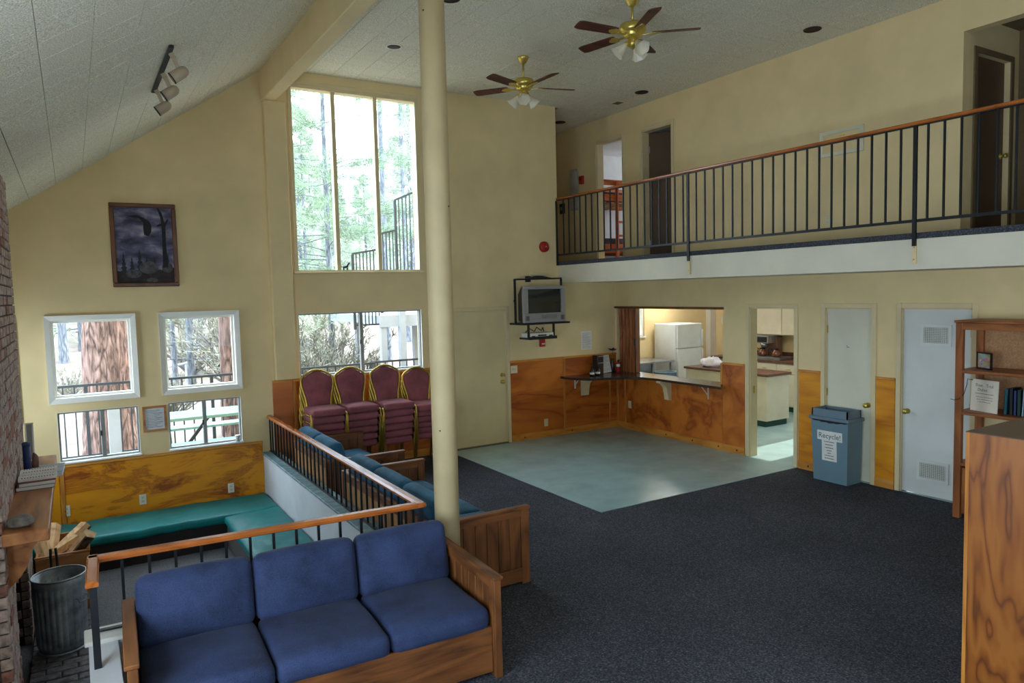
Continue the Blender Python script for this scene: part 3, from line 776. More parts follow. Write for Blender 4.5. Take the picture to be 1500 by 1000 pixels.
# hearth pavers, laid in the floor of the pit
hearth = struct('floor_hearth', MB().box(XB, .0, 5.0, 7.35, PIT, PIT+.028), MORTAR, 'brick paved hearth in front of the fireplace', 'floor')
rng = random.Random(5)
y = 5.0; r = 0
HB = flat('hearth_brick', (92, 88, 92), .7, var=.3, scale=20, bump=.5, bscale=50)
while y < 7.3:
    x = XB+.004-(.105 if r % 2 else 0)
    while x < -.01:
        a, b = max(x, XB+.004), min(x+.2, -.002)
        if b-a > .04: obj('paver', MB().rbox(a, b, y+.005, y+.095, PIT+.01, PIT+.04+rng.uniform(-.004, .004), .006), HB, hearth)
        x += .21
    y += .1; r += 1

# ------------------------------------------------------------------ railings
def rail_pit():
    t = thing('pit_railing', 'low black metal railing with wooden handrail around the pit', 'railing', (2.04, 4.7, .362))
    z = .80; A = (2.045, D-.01, z); Bc = (2.045, 4.665, z); Cc = (.022, 4.80, z); E = (.006, 4.36, z)
    def hr(a, b, mat):
        a, b = Vector(a), Vector(b); d = (b-a).normalized(); s = Vector((-d.y, d.x, 0))
        prof = [(-.03, -.012), (.03, -.012), (.032, .006), (.022, .022), (-.022, .022), (-.032, .006)]
        v = [a+s*u+Vector((0, 0, w)) for u, w in prof]+[b+s*u+Vector((0, 0, w)) for u, w in prof]
        n = 6; mb = MB().add(v, [tuple(range(n)), tuple(range(2*n-1, n-1, -1))]+[(i, (i+1) % n, n+(i+1) % n, n+i) for i in range(n)]); mb.fix = True
        return obj('handrail', mb, mat, t)
    hr(A, (Bc[0], Bc[1]-.03, z), RAILWY); hr((Bc[0]-.03, Bc[1], z), (Cc[0]-.03, Cc[1], z), RAILW); hr((Cc[0], Cc[1]+.03, z), E, RAILWY)
    def bal(x, y, w=.016, z0=.362): return obj('baluster' if w < .03 else 'post', MB().box(x-w/2, x+w/2, y-w/2, y+w/2, z0, z-.012), BLACK, t)
    n = 33
    for i in range(1, n): bal(A[0], A[1]-(A[1]-Bc[1])*i/n)
    bal(A[0], A[1]-.02)
    n = 14
    for i in range(1, n):
        f = i/n; bal(Bc[0]+(Cc[0]-Bc[0])*f, Bc[1]+(Cc[1]-Bc[1])*f)
    bal(Bc[0], Bc[1]+.01, .034); bal(E[0]+.004, E[1]+.03, .036, .335)
    for (a, b, mat) in ((A, Bc, 0), (Bc, Cc, 0)):
        obj('flat_bar', MB().bar((a[0], a[1], z-.016), (b[0], b[1], z-.016), .03, .008), BLACK, t)
    obj('bottom_bar', MB().bar((A[0], A[1], .367), (Bc[0], Bc[1], .367), .03, .01), BLACK, t)
    obj('bottom_bar', MB().bar((Bc[0], Bc[1], .372), (Cc[0], Cc[1], .372), .03, .01), BLACK, t)
    return t
rail_pit()
def rail_loft():
    t = thing('loft_railing', 'black metal railing with wooden handrail along the loft walkway', 'railing', (FX, 6.0, ZL1+.055))
    z = 3.718; y1, y0 = 9.285, -.6; x = FX
    obj('handrail', MB().box(x-.03, x+.03, y0, y1+.012, z-.016, z+.016, .009), RAILWY, t)
    obj('flat_bar', MB().box(x-.015, x+.015, y0, y1, z-.026, z-.016), BLACK, t)
    obj('bottom_rail', MB().box(x-.013, x+.013, y0, y1, 2.84, 2.866), BLACK, t)
    ys = [9.132-.1416*k for k in range(19)]+[6.362-.1408*k for k in range(19)]+[3.582-.1405*k for k in range(29)]
    me = mesh_of('baluster', MB().box(-.008, .008, -.008, .008, 0, z-.026-2.866), BLACK)
    for y in ys: inst('baluster', me, (x, y, 2.866), t)
    for y in (9.285, 6.476, 3.681, .9):
        p = obj('post', MB().box(x-.034, x-.014, y-.017, y+.017, ZL0+.21 if y < 9 else ZL1, z-.026), BLACK, t)
        if y < 9:
            obj('bracket_strip', MB().box(x-.022, x-.002, y-.016, y+.016, ZL0+.05, ZL0+.27, .002), WALL, p)
            for zz in (ZL0+.09, ZL0+.2): obj('bolt', MB().lathe([(.006, 0), (.006, -.004), (0, -.005)], (x-.022, y, zz), 8, 'x'), STEEL, p)
    return t
rail_loft()

# ------------------------------------------------------------------ column
CYL = flat('column_paint', (192, 172, 132), .55, var=.03, scale=4, bump=.15, bscale=80)
cx_, cy_ = 2.20, 4.555
col = thing('support_column', 'round cream painted steel column rising behind the navy sofa', 'column', (cx_, cy_, 0))
obj('shaft', MB().lathe([(.088, 0), (.088, 1.5), (.088, 3.), (.088, ZC)], (cx_, cy_, 0), 32), CYL, col)
obj('base_plate', MB().lathe([(.105, 0), (.105, .012), (.09, .016)], (cx_, cy_, 0), 32), CYL, col)
for a, z in ((3.6, 4.2), (5.3, 2.9), (3.9, 1.35)):
    obj('rivet', MB().lathe([(.006, .0), (.005, .004), (0, .005)], (0, 0, 0), 8, 'x').xf(Matrix.Translation((cx_, cy_, z)) @ Matrix.Rotation(a, 4, 'Z') @ Matrix.Translation((.087, 0, 0))), BLACKM, col)

# ------------------------------------------------------------------ sofas
def sofa(name, label, M, L, n, fab, wx, wy, group=None):
    """local x along the length, y from front to back, z up; wx / wy wood with grain along the local x / y"""
    Dp, H = .86, .62; o = M @ Vector((L/2, Dp/2, 0))
    t = thing(name, label, 'sofa', o, group)
    A = .048
    for s in (0, 1):
        x0, x1 = (0, A) if s == 0 else (L-A, L)
        ap = obj('arm', MB().box(x0, x1, .075, Dp-.08, H-.075, H-.02), wy, t, M)
        obj('arm_cap', MB().box(x0-.012 if s == 0 else x0-.006, x1+.006 if s == 0 else x1+.012, -.008, Dp, H-.022, H, .005), wy, ap, M)
        obj('arm_post', MB().box(x0, x1, 0, .075, 0, H-.02, .004), OAK, ap, M)
        obj('arm_post', MB().box(x0, x1, Dp-.08, Dp, 0, H-.02, .004), OAK, ap, M)
        obj('bottom_rail', MB().box(x0, x1, .07, Dp-.07, .02, .13, .004), wy, ap, M)
        k = 7; w = (Dp-.15)/k
        for i in range(k):
            obj('plank', MB().rbox(x0+.012, x1-.012, .074+i*w+.001, .074+(i+1)*w-.001, .13, H-.07, .004), OAK, ap, M)
    obj('front_rail', MB().box(A, L-A, .035, .062, .03, .31, .004), wx, t, M)
    obj('seat_deck', MB().box(A, L-A, .06, Dp-.06, .255, .285), wx, t, M)
    obj('back_top_rail', MB().box(A, L-A, Dp-.05, Dp-.01, H-.09, H, .004), wx, t, M)
    obj('back_bottom_rail', MB().box(A, L-A, Dp-.05, Dp-.01, .08, .2, .004), wx, t, M)
    k = int((L-2*A)/.105); w = (L-2*A)/k
    for i in range(k):
        obj('back_plank', MB().rbox(A+i*w+.001, A+(i+1)*w-.001, Dp-.04, Dp-.018, .2, H-.09, .004), OAKL, t, M)
    cw = (L-2*A-.01)/n
    for i in range(n):
        a, b = A+.005+i*cw+.003, A+.005+(i+1)*cw-.003
        rg = random.Random(i+int(L*100)); ph = rg.uniform(0, 6)
        sag = lambda p, ph=ph: Vector((0, 0, .004*math.sin(p.x*21+ph)*math.sin(p.y*13)))
        obj('seat_cushion', MB().soft(a, b, .028, .68, .285, .425, .05, (0, .012, .028), 7, sag), fab, t, M)
        # leaning back cushion
        mb = MB().soft(a, b, -.075, .075, 0, .385, .055, (0, .03, .012), 7, sag)
        mb.xf(Matrix.Translation((0, .655, .40)) @ Matrix.Rotation(-.22, 4, 'X'))
        obj('back_cushion', mb, fab, t, M)
    return t
sofa('sofa', 'navy three seat sofa with oak frame in front of the white column', Matrix.Translation((.12, 3.69, 0)) @ Matrix.Rotation(math.radians(-2.4), 4, 'Z'), 1.965, 3, NAVY, OAKX, OAKY)
MR = lambda x, y: Matrix.Translation((x, y, 0)) @ Matrix.Rotation(PI/2, 4, 'Z')
sofa('sofa', 'teal blue three seat sofa with oak frame backing onto the pit railing', MR(2.985, 4.70), 2.02, 3, TEALB, OAKY, OAKX)
sofa('sofa', 'teal blue two seat sofa with oak frame in front of the stacked chairs', MR(2.985, 7.18), 1.36, 2, TEALB, OAKY, OAKX)

# ------------------------------------------------------------------ pit benches
def bench():
    t = thing('pit_bench', 'carpeted built-in bench running along the wood wainscot', 'bench', (.7, 8.9, PIT))
    obj('bench_box', MB().box(XL+.02, 1.94, 8.56, D-.03, PIT, -.235, .006), GREYDK, t)
    t2 = thing('pit_bench', 'carpeted built-in bench running along the white knee wall', 'bench', (1.64, 6.9, PIT))
    obj('bench_box', MB().box(1.36, 1.95, 5.2, 8.55, PIT, -.235, .006), GREYCARP, t2)
    def jit(p):
        return Vector((0, 0, .012*noise.noise(Vector((p.x*5, p.y*5, 1)))+.006*noise.noise(Vector((p.x*15, p.y*9, 3)))))
    c = thing('bench_cushion', 'long green vinyl cushion on the bench under the windows', 'cushion', (.6, 8.92, -.235), 'green bench cushions')
    obj('pad', MB().soft(-.62, 1.945, 8.52, D-.03, -.235, -.14, .035, (0, 0, .012), 26, jit), GREENV, c)
    c = thing('bench_cushion', 'green vinyl cushion by the knee wall meeting the long cushion', 'cushion', (1.64, 7.68, -.235), 'green bench cushions')
    obj('pad', MB().soft(1.325, 1.945, 6.84, 8.51, -.235, -.135, .04, (0, 0, .014), 22, jit), GREENV, c)
    c = thing('bench_cushion', 'green vinyl cushion by the knee wall towards the navy sofa', 'cushion', (1.64, 6.0, -.235), 'green bench cushions')
    obj('pad', MB().soft(1.325, 1.945, 5.22, 6.83, -.235, -.14, .04, (0, 0, .014), 22, jit), GREENV, c)
GREYDK = flat('bench_carpet_dark', (52, 48, 48), .95, var=.25, scale=120, spec=.1)
bench()

# ------------------------------------------------------------------ banquet chairs
def chair():
    t = thing('banquet_chair', 'x', 'chair', (0, 0, 0))
    # local: faces -y
    sh = .385
    mb = MB().soft(-.205, .205, -.225, .205, sh, sh+.085, .03, (0, 0, .014), 4)
    obj('seat', mb, BURG, t)
    def outline(k=1.0, inset=0):
        half = [(.150, .0), (.155, .06), (.163, .13), (.181, .20), (.199, .28), (.205, .34), (.196, .383), (.166, .414), (.118, .442), (.06, .47), (0, .478)]
        h = [(max(0, x-inset), z+(inset if z < .05 else 0)-(inset if z > .4 else 0)) for x, z in half]
        return [(x, z) for x, z in h]+[(-x, z) for x, z in h[-2::-1]]
    tilt = lambda z: .215+.16*z
    pts = [(x, tilt(z), sh+.05+z) for x, z in outline()]
    obj('back_frame', MB().tube([(.155, .19, sh-.02)]+pts+[(-.155, .19, sh-.02)], .0155, 8), GOLD, t)
    o = outline(1, .014); n = len(o)
    v = []
    for d, k in ((-.012, 1), (-.030, .86), (.012, 1), (.026, .86)):
        for x, z in o:
            zc = .24; zz = zc+(z-zc)*k; xx = x*k; v.append((xx, tilt(zz)+d, sh+.05+zz))
    f = []
    for i in range(n):
        j = (i+1) % n
        f += [(i, j, n+j, n+i), (2*n+i, 3*n+i, 3*n+j, 2*n+j), (i, 2*n+i, 2*n+j, j)]
    f += [tuple(range(n, 2*n)), tuple(range(4*n-1, 3*n-1, -1))]
    mb = MB().add(v, f, True); mb.fix = True
    obj('backrest', mb, BURG, t)
    for s in (-1, 1):
        obj('leg', MB().tube([(s*.218, -.17, sh+.03), (s*.222, -.205, sh+.01), (s*.222, -.215, sh-.03), (s*.222, -.22, 0)], .0125, 7), GOLD, t)
        obj('leg', MB().tube([(s*.222, .20, sh+.03), (s*.222, .212, sh-.05), (s*.222, .27, 0)], .0125, 7), GOLD, t)
        obj('side_rail', MB().tube([(s*.215, -.12, sh+.012), (s*.215, .205, sh+.012)], .009, 6), GOLD, t)
    obj('stretcher', MB().tube([(-.222, .19, sh-.02), (.222, .19, sh-.02)], .008, 6), GOLD, t)
    return t
ch = chair()
ORD = ['topmost', 'second from the top', 'third from the top', 'fourth from the top', 'fifth from the top', 'lowest']
STK = [(2.60, 8.79, 6, 'stack beside the wall pilaster'), (3.035, 8.79, 6, 'second stack from pilaster'), (3.49, 8.72, 6, 'third stack from pilaster'), (3.965, 8.78, 6, 'stack behind the white column')]
first = True
for si, (x, y, n, where) in enumerate(STK):
    for k in range(n):
        dz = .091 if si < 3 else .077
        z = k*dz; loc = (x+.004*((k*7) % 3-1), y+.018*(n-1-k), z)
        if first: c = ch; c.location = loc; first = False
        else: c = copy_tree(ch, loc)
        c['label'] = 'burgundy gold-framed chair, %s of the %s' % (ORD[n-1-k], where)
        c['group'] = 'stacked burgundy banquet chairs'

# ------------------------------------------------------------------ ceiling fans
BLW = wood('fan_blade_wood', (56, 24, 20), (100, 50, 40), 'x', 2, .4)
FROST = flat('frosted_glass', (226, 218, 196), .35, var=.03, spec=.5)
def fan(x, y, zb, label, a0, sh0):
    t = thing('ceiling_fan', label, 'ceiling fan', (x, y, zb-.25), 'brass ceiling fans')
    c = (x, y, 0)
    obj('canopy', MB().lathe([(.068, ZC), (.07, ZC-.012), (.058, ZC-.03), (.04, ZC-.07), (.018, ZC-.085)], c, 20), BRASS, t)
    obj('down_rod', MB().tube([(x, y, ZC-.08), (x, y, zb+.11)], .012, 10), BRASS, t)
    obj('motor_housing', MB().lathe([(.02, zb+.12), (.05, zb+.105), (.115, zb+.09), (.13, zb+.065), (.13, zb+.03), (.112, zb+.01), (.09, zb-.005), (.095, zb-.02), (.06, zb-.04), (.05, zb-.045)], c, 28), BRASS, t)
    obj('switch_housing', MB().lathe([(.05, zb-.04), (.052, zb-.09), (.044, zb-.12), (.02, zb-.135), (.008, zb-.15), (0, zb-.152)], c, 18), BRASS, t)
    for k in range(5):
        a = a0+k*2*PI/5; Mx = Matrix.Translation((x, y, zb)) @ Matrix.Rotation(a, 4, 'Z')
        pitch = Matrix.Rotation(math.radians(12), 4, 'X')
        poly = [(.20, -.052), (.24, -.058), (.60, -.066), (.645, -.052), (.65, 0), (.645, .052), (.60, .066), (.24, .058), (.20, .052), (.185, 0)]
        bl = obj('blade', MB().prism(poly, -.004, .004, 'xy').xf(Mx @ pitch), BLW, t)
        br = MB().bar((.08, 0, -.018), (.15, 0, -.012), .028, .008).bar((.15, 0, -.012), (.19, .028, -.008), .016, .008).bar((.15, 0, -.012), (.19, -.028, -.008), .016, .008)
        br.prism([(.18, -.035), (.22, -.045), (.27, -.02), (.285, 0), (.27, .02), (.22, .045), (.18, .035)], -.012, -.005, 'xy')
        obj('blade_bracket', br.xf(Mx @ pitch), BRASS, bl)
    for k in range(3):
        a = sh0+k*2*PI/3; Mx = Matrix.Translation((x, y, zb-.085)) @ Matrix.Rotation(a, 4, 'Z') @ Matrix.Translation((.05, 0, 0)) @ Matrix.Rotation(math.radians(132), 4, 'Y')
        sh = obj('lamp_shade', MB().lathe([(.024, .02), (.03, .04), (.042, .075), (.058, .115), (.075, .145), (.078, .15), (.072, .145), (.054, .113), (.036, .07), (.02, .04)], (0, 0, 0), 24, wob=lambda a, h: .07*math.sin(6*a)*(max(0, h-.06)/.09)).xf(Mx), FROST, t)
        obj('socket', MB().lathe([(.014, -.02), (.02, .0), (.026, .012), (.026, .03)], (0, 0, 0), 14).xf(Mx), BRASS, sh)
    return t
fan(4.84, 7.52, 4.775, 'brass ceiling fan with dark blades closer to the back door', math.radians(56.1), 4.15)
fan(4.845, 5.53, 4.795, 'brass ceiling fan with dark blades closer to the loft railing', math.radians(31.8), 4.6)

# ------------------------------------------------------------------ track light on the slope
def track():
    nrm = Vector((math.sin(ang), 0, -math.cos(ang)))
    x = .70; zc = zslope(x)
    t = thing('track_light', 'black ceiling track with three beige spotlight heads', 'track light', (x, 6.3, zc))
    P = lambda y, d, dx=0: Vector((x, y, zc))+nrm*d+Vector((dx*ca, 0, dx*math.sin(ang)))
    obj('track', MB().bar(P(5.7, .012), P(7.0, .012), .034, .022), BLACKM, t)
    BEIGE = flat('beige_metal', (168, 150, 126), .45, var=.04)
    for y in (5.82, 6.36, 6.88):
        h = thing('spot', None, None, P(y, .02)); h.parent = t; h.location = WL[h.name]-WL[t.name]; h.name = 'spot_arm_holder'
        bpy.data.objects.remove(h)
        a = P(y, .03); b = a+Vector((.015, -.005, -.03)); c = b+Vector((.03, -.01, -.08))
        head = c+Vector((.005, 0, -.03))
        arm = obj('spot_arm', MB().bar(a, b, .035, .035).bar(b, c, .016, .03), BEIGE, t)
        d = Vector((-.84, .16, -.6)).normalized()
        q = d.to_track_quat('Z', 'Y').to_matrix().to_4x4()
        sh = obj('spot_head', MB().lathe([(0, -.065), (.019, -.062), (.034, -.048), (.041, -.026), (.043, .0), (.043, .065), (.039, .065), (.037, 0)], (0, 0, 0), 20).xf(Matrix.Translation(head) @ q), BEIGE, t)
        obj('lens_ring', MB().lathe([(.0435, .060), (.0445, .068), (.040, .068), (.039, .06)], (0, 0, 0), 20).xf(Matrix.Translation(head) @ q), BLACKM, sh)
        obj('bulb', MB().lathe([(.0, .03), (.02, .036), (.036, .054), (.0, .058)], (0, 0, 0), 16).xf(Matrix.Translation(head) @ q), flat('bulb_glass', (210, 214, 220), .2) if 'bulb_glass' not in MATS else MATS['bulb_glass'], sh)
track()
# recessed downlights
for (x, y, lb, white) in ((3.317, 7.878, 'round recessed downlight with white rim beside the column', 1), (3.285, 6.37, 'dark recessed downlight between column and ceiling beam side', 0),
                   (7.216, 5.239, 'dark recessed downlight above the middle of the loft railing', 0), (7.216, 8.058, 'dark recessed downlight above the loft doorways', 0),
                   (7.216, 10.106, 'dark recessed downlight inside the dim corridor', 0)):
    t = thing('downlight', lb, 'downlight', (x, y, ZC-.006), 'recessed ceiling downlights')
    obj('rim', MB().lathe([(.098, ZC), (.095, ZC-.007), (.078, ZC-.008), (.076, ZC)], (x, y, 0), 28), WINP if white else MAROON, t)
    obj('can', MB().lathe([(.0, ZC-.0005), (.076, ZC-.0005), (.078, ZC-.004), (.03, ZC-.003), (0, ZC-.003)], (x, y, 0), 28), MAROON, t)
t = thing('ceiling_register', 'small beige air register in the ceiling by the loft corridor', 'air vent', (7.27, 8.66, ZC-.01))
obj('plate', MB().box(7.20, 7.34, 8.58, 8.74, ZC-.008, ZC, .003), TRIMP, t)
for i in range(5): obj('slat', MB().box(7.21, 7.33, 8.60+i*.028, 8.612+i*.028, ZC-.014, ZC-.007), flat('register_slat', (120, 108, 92), .6) if 'register_slat' not in MATS else MATS['register_slat'], t)
# ------------------------------------------------------------------ mantel things, hearth things
def blob(name, label, cat, c, r, seed, mat, group=None, n=14, amp=.18):
    mb = MB(); prof = [(math.sin(PI*i/n), -math.cos(PI*i/n)) for i in range(n+1)]
    mb.lathe([(max(p, 1e-5), h) for p, h in prof], (0, 0, 0), 18)
    v = []
    for p in mb.v:
        k = 1+amp*noise.noise(Vector(p)*1.3+Vector((seed, 0, 0)))+amp*.4*noise.noise(Vector(p)*4+Vector((seed, 5, 0)))
        v.append((c[0]+p[0]*r[0]*k, c[1]+p[1]*r[1]*k, c[2]+r[2]*.94+max(p[2], -.92)*r[2]*(k if p[2] > 0 else 1)))
    mb.v = v
    return tag(obj(name, mb, mat), label, cat, group)
zm = .94
blob('stone', 'flat grey stone on the near end of the mantel shelf', 'stone', (-.345, 5.30, zm), (.075, .10, .032), 3, STONE)
blob('stone', 'upright brown stone beside the blue tube on the mantel', 'stone', (-.325, 6.93, zm), (.026, .03, .082), 9, flat('brown_stone', (120, 84, 76), .7, var=.2))
t = thing('tube', 'dark blue cardboard tube standing on the mantel shelf', 'tube', (-.375, 6.86, zm))
TUBE = flat('blue_tube', (40, 56, 104), .5, var=.15, scale=40)
obj('tube_body', MB().lathe([(.027, zm), (.027, zm+.25)], (-.375, 6.86, 0), 18), TUBE, t)
obj('end_cap', MB().lathe([(.029, zm+.235), (.029, zm+.258), (.024, zm+.262)], (-.375, 6.86, 0), 18), flat('tube_cap', (60, 70, 100), .5), t)
t = thing('picture_frame', 'small white picture frame leaning at the far end of the mantel', 'picture frame', (-.39, 7.45, zm))
Mf = Matrix.Translation((-.41, 7.44, zm)) @ Matrix.Rotation(math.radians(-9), 4, 'X')
obj('frame', MB().box(0, .012, 0, .02, 0, .33).box(.05, .062, 0, .02, 0, .33).box(0, .062, 0, .02, .318, .33).box(0, .062, 0, .02, 0, .012).xf(Mf), WINP, t)
obj('print', MB().box(.01, .052, .006, .014, .01, .32).xf(Mf), flat('print_grey', (150, 150, 150), .6), t)
def book(name, label, x0, x1, y0, y1, z0, z1, cover, rot=0, openp=False, group=None):
    c = Vector(((x0+x1)/2, (y0+y1)/2, z0)); t = thing(name, label, 'book', c, group)
    Mr = Matrix.Translation(c) @ Matrix.Rotation(rot, 4, 'Z') @ Matrix.Translation(-c)
    e = .003
    obj('pages', MB().box(x0+.004, x1-.004, y0+.004, y1-.004, z0+e, z1-e).xf(Mr), PAPER, t)
    obj('cover', MB().box(x0, x1, y0, y1, z0, z0+e).box(x0, x1, y0, y1, z1-e, z1).box(x0, x0+.004, y0, y1, z0, z1).xf(Mr), cover, t)
    return t
BKD = flat('dark_cover', (46, 36, 34), .5); BKR = flat('red_brown_cover', (120, 62, 44), .5); BKG = flat('grey_cover', (150, 156, 170), .5)
book('book', 'dark covered book at the bottom of the mantel pile', -.425, -.185, 6.27, 6.62, zm, zm+.03, BKD)
book('book', 'red brown book in the middle of the mantel pile', -.41, -.18, 6.26, 6.60, zm+.03, zm+.058, BKR, .03)
t = book('book', 'grey covered book overhanging the mantel edge', -.38, -.13, 6.64, 6.98, zm, zm+.04, BKG, -.04)
t = thing('open_book', 'open book with white pages on top of the mantel pile', 'book', (-.28, 6.5, zm+.058))
mb = MB(); n = 9
for s in (-1, 1):
    prev = None
    for i in range(n):
        u0, u1 = i/n*.19, (i+1)/n*.19
        h = lambda u: .004+.018*math.sin(min(1, u/.16)*PI*.75)
        yc = 6.50
        mb.add([(-.41, yc+s*u0, zm+.059), (-.17, yc+s*u0, zm+.059), (-.17, yc+s*u1, zm+.059), (-.41, yc+s*u1, zm+.059),
                (-.41, yc+s*u0, zm+.06+h(u0)), (-.17, yc+s*u0, zm+.06+h(u0)), (-.17, yc+s*u1, zm+.06+h(u1)), (-.41, yc+s*u1, zm+.06+h(u1))],
               [(0, 1, 2, 3), (4, 7, 6, 5), (0, 4, 5, 1), (3, 2, 6, 7), (0, 3, 7, 4), (1, 5, 6, 2)])
mb.fix = True
obj('pages', mb, PAPER, t)
tx = MB()
for s in (-1, 1):
    for k in range(12): tx.box(-.39+k*.0175, -.382+k*.0175, 6.5+s*.11-.055, 6.5+s*.11+.055, zm+.0745, zm+.0792)
obj('print_lines', tx, INK, t)
# trash can
def can():
    x, y = -.215, 6.75; z0 = PIT+.042; H = .60
    t = thing('trash_can', 'galvanised steel trash can with ribbed sides on the brick hearth', 'trash can', (x, y, z0))
    w = lambda a, h: .028*math.sin(a*26) if z0+.06 < h < z0+H-.08 else 0
    pr = [(.165, z0+.012), (.172, z0+.05), (.174, z0+.062)]+[(.174+.012*i/10, z0+.065+(H-.15)*i/10) for i in range(11)]+[(.188, z0+H-.06), (.19, z0+H)]
    pin = [(.184, z0+H), (.170, z0+.05), (.0, z0+.04)]
    obj('body', MB().lathe(pr+pin, (x, y, 0), 104, wob=w), GALV, t)
    obj('rim', MB().tube([(x+.19*math.cos(a*PI/20), y+.19*math.sin(a*PI/20), z0+H) for a in range(40)], .008, 6, True), GALV, t)
    obj('base_ring', MB().tube([(x+.172*math.cos(a*PI/20), y+.172*math.sin(a*PI/20), z0+.008) for a in range(40)], .008, 6, True), GALV, t)
    for a in (-.75, -.75+PI):
        d = Vector((math.cos(a), math.sin(a), 0)); s = Vector((-d.y, d.x, 0)); c = Vector((x, y, z0+H-.17))+d*.19
        obj('handle', MB().tube([c-s*.05, c-s*.05+d*.03, c-s*.045+d*.035+Vector((0, 0, -.03)), c+s*.045+d*.035+Vector((0, 0, -.03)), c+s*.05+d*.03, c+s*.05], .006, 6), GALV, t)
can()
# log crate
t = thing('log_crate', 'open wooden crate of split firewood beside the chimney', 'crate', (-.2, 7.95, PIT))
CRW = wood('crate_pine', (140, 84, 44), (198, 138, 84), 'z', 1.4, .6)
CRX = wood('crate_pine_x', (140, 84, 44), (198, 138, 84), 'x', 1.4, .6)
x0, x1, y0, y1 = -.41, .01, 7.58, 8.36; z0 = PIT+.03
for k in range(3):
    a, b = z0+k*.17, z0+k*.17+.162
    obj('slat', MB().box(x0, x1, y0, y0+.02, a, b, .003), CRX, t); obj('slat', MB().box(x0, x1, y1-.02, y1, a, b, .003), CRX, t)
    obj('slat', MB().box(x0, x0+.02, y0+.02, y1-.02, a, b, .003), CRW, t); obj('slat', MB().box(x1-.02, x1, y0+.02, y1-.02, a, b, .003), CRW, t)
obj('crate_floor', MB().box(x0, x1, y0, y1, PIT, z0), CRX, t)
obj('top_trim', MB().box(x0-.005, x1+.005, y0-.006, y0+.026, z0+.51, z0+.525, .003).box(x1-.026, x1+.006, y0, y1, z0+.51, z0+.525), CRX, t)
BARK = flat('log_bark', (84, 62, 48), .95, var=.35, scale=16, bump=.7, bscale=30)
LOGW = wood('split_log', (178, 130, 84), (226, 188, 140), 'y', 2, .8)
lg = [((-.30, 8.15, .03), (.05, .45, .25), .07, 0), ((-.12, 8.05, .04), (.35, .4, .2), .07, 1), ((-.22, 7.85, .0), (.4, .25, .15), .065, 0), ((-.08, 7.72, .03), (.2, -.1, .25), .075, 1), ((-.33, 7.75, -.03), (-.1, .35, .3), .06, 0), ((-.2, 7.95, -.13), (.1, .5, 0), .075, 1), ((-.18, 8.1, -.25), (.0, .5, .0), .08, 0), ((-.25, 7.9, -.38), (.05, .55, 0), .09, 1)]
LL = ['split log leaning at the back corner of the crate', 'pale split log lying across the crate', 'white faced split log in the crate middle', 'thick log end tilted up at the crate edge', 'slim split log leaning at the crate front', 'log below the pale logs in the crate', 'log deeper in the crate', 'bottom log in the crate']
for (c, d, r, b), lb in zip(lg, LL):
    d = Vector(d).normalized(); q = d.to_track_quat('Y', 'Z').to_matrix().to_4x4()
    poly = [(-r, -r*.5), (r*.2, -r*.8), (r, -r*.1), (r*.5, r*.6), (-r*.3, r*.7)]
    o = thing('firewood_log', lb, 'log', Vector(c), 'split firewood in the crate')
    Mx = Matrix.Translation(c) @ q
    obj('split_wood', MB().prism(poly, -.17, .17, 'xz').xf(Mx), LOGW, o)
    if b: obj('bark', MB().prism([(poly[1][0], poly[1][1]-.004), (poly[2][0]+.006, poly[2][1]-.004), (poly[2][0]-.004, poly[2][1]+.01), (poly[1][0], poly[1][1]+.008)], -.168, .168, 'xz').xf(Mx), BARK, o)
t = thing('fire_tongs', 'black iron fire tongs standing between can and crate', 'fire tool', (-.23, 7.3, PIT+.04))
for s in (-1, 1): obj('tong_arm', MB().tube([(-.25+s*.03, 7.25, PIT+.04), (-.255+s*.025, 7.28, -.1), (-.26+s*.022, 7.30, .11), (-.26+s*.018, 7.3, .18)], .011, 8), BLACKM, t)

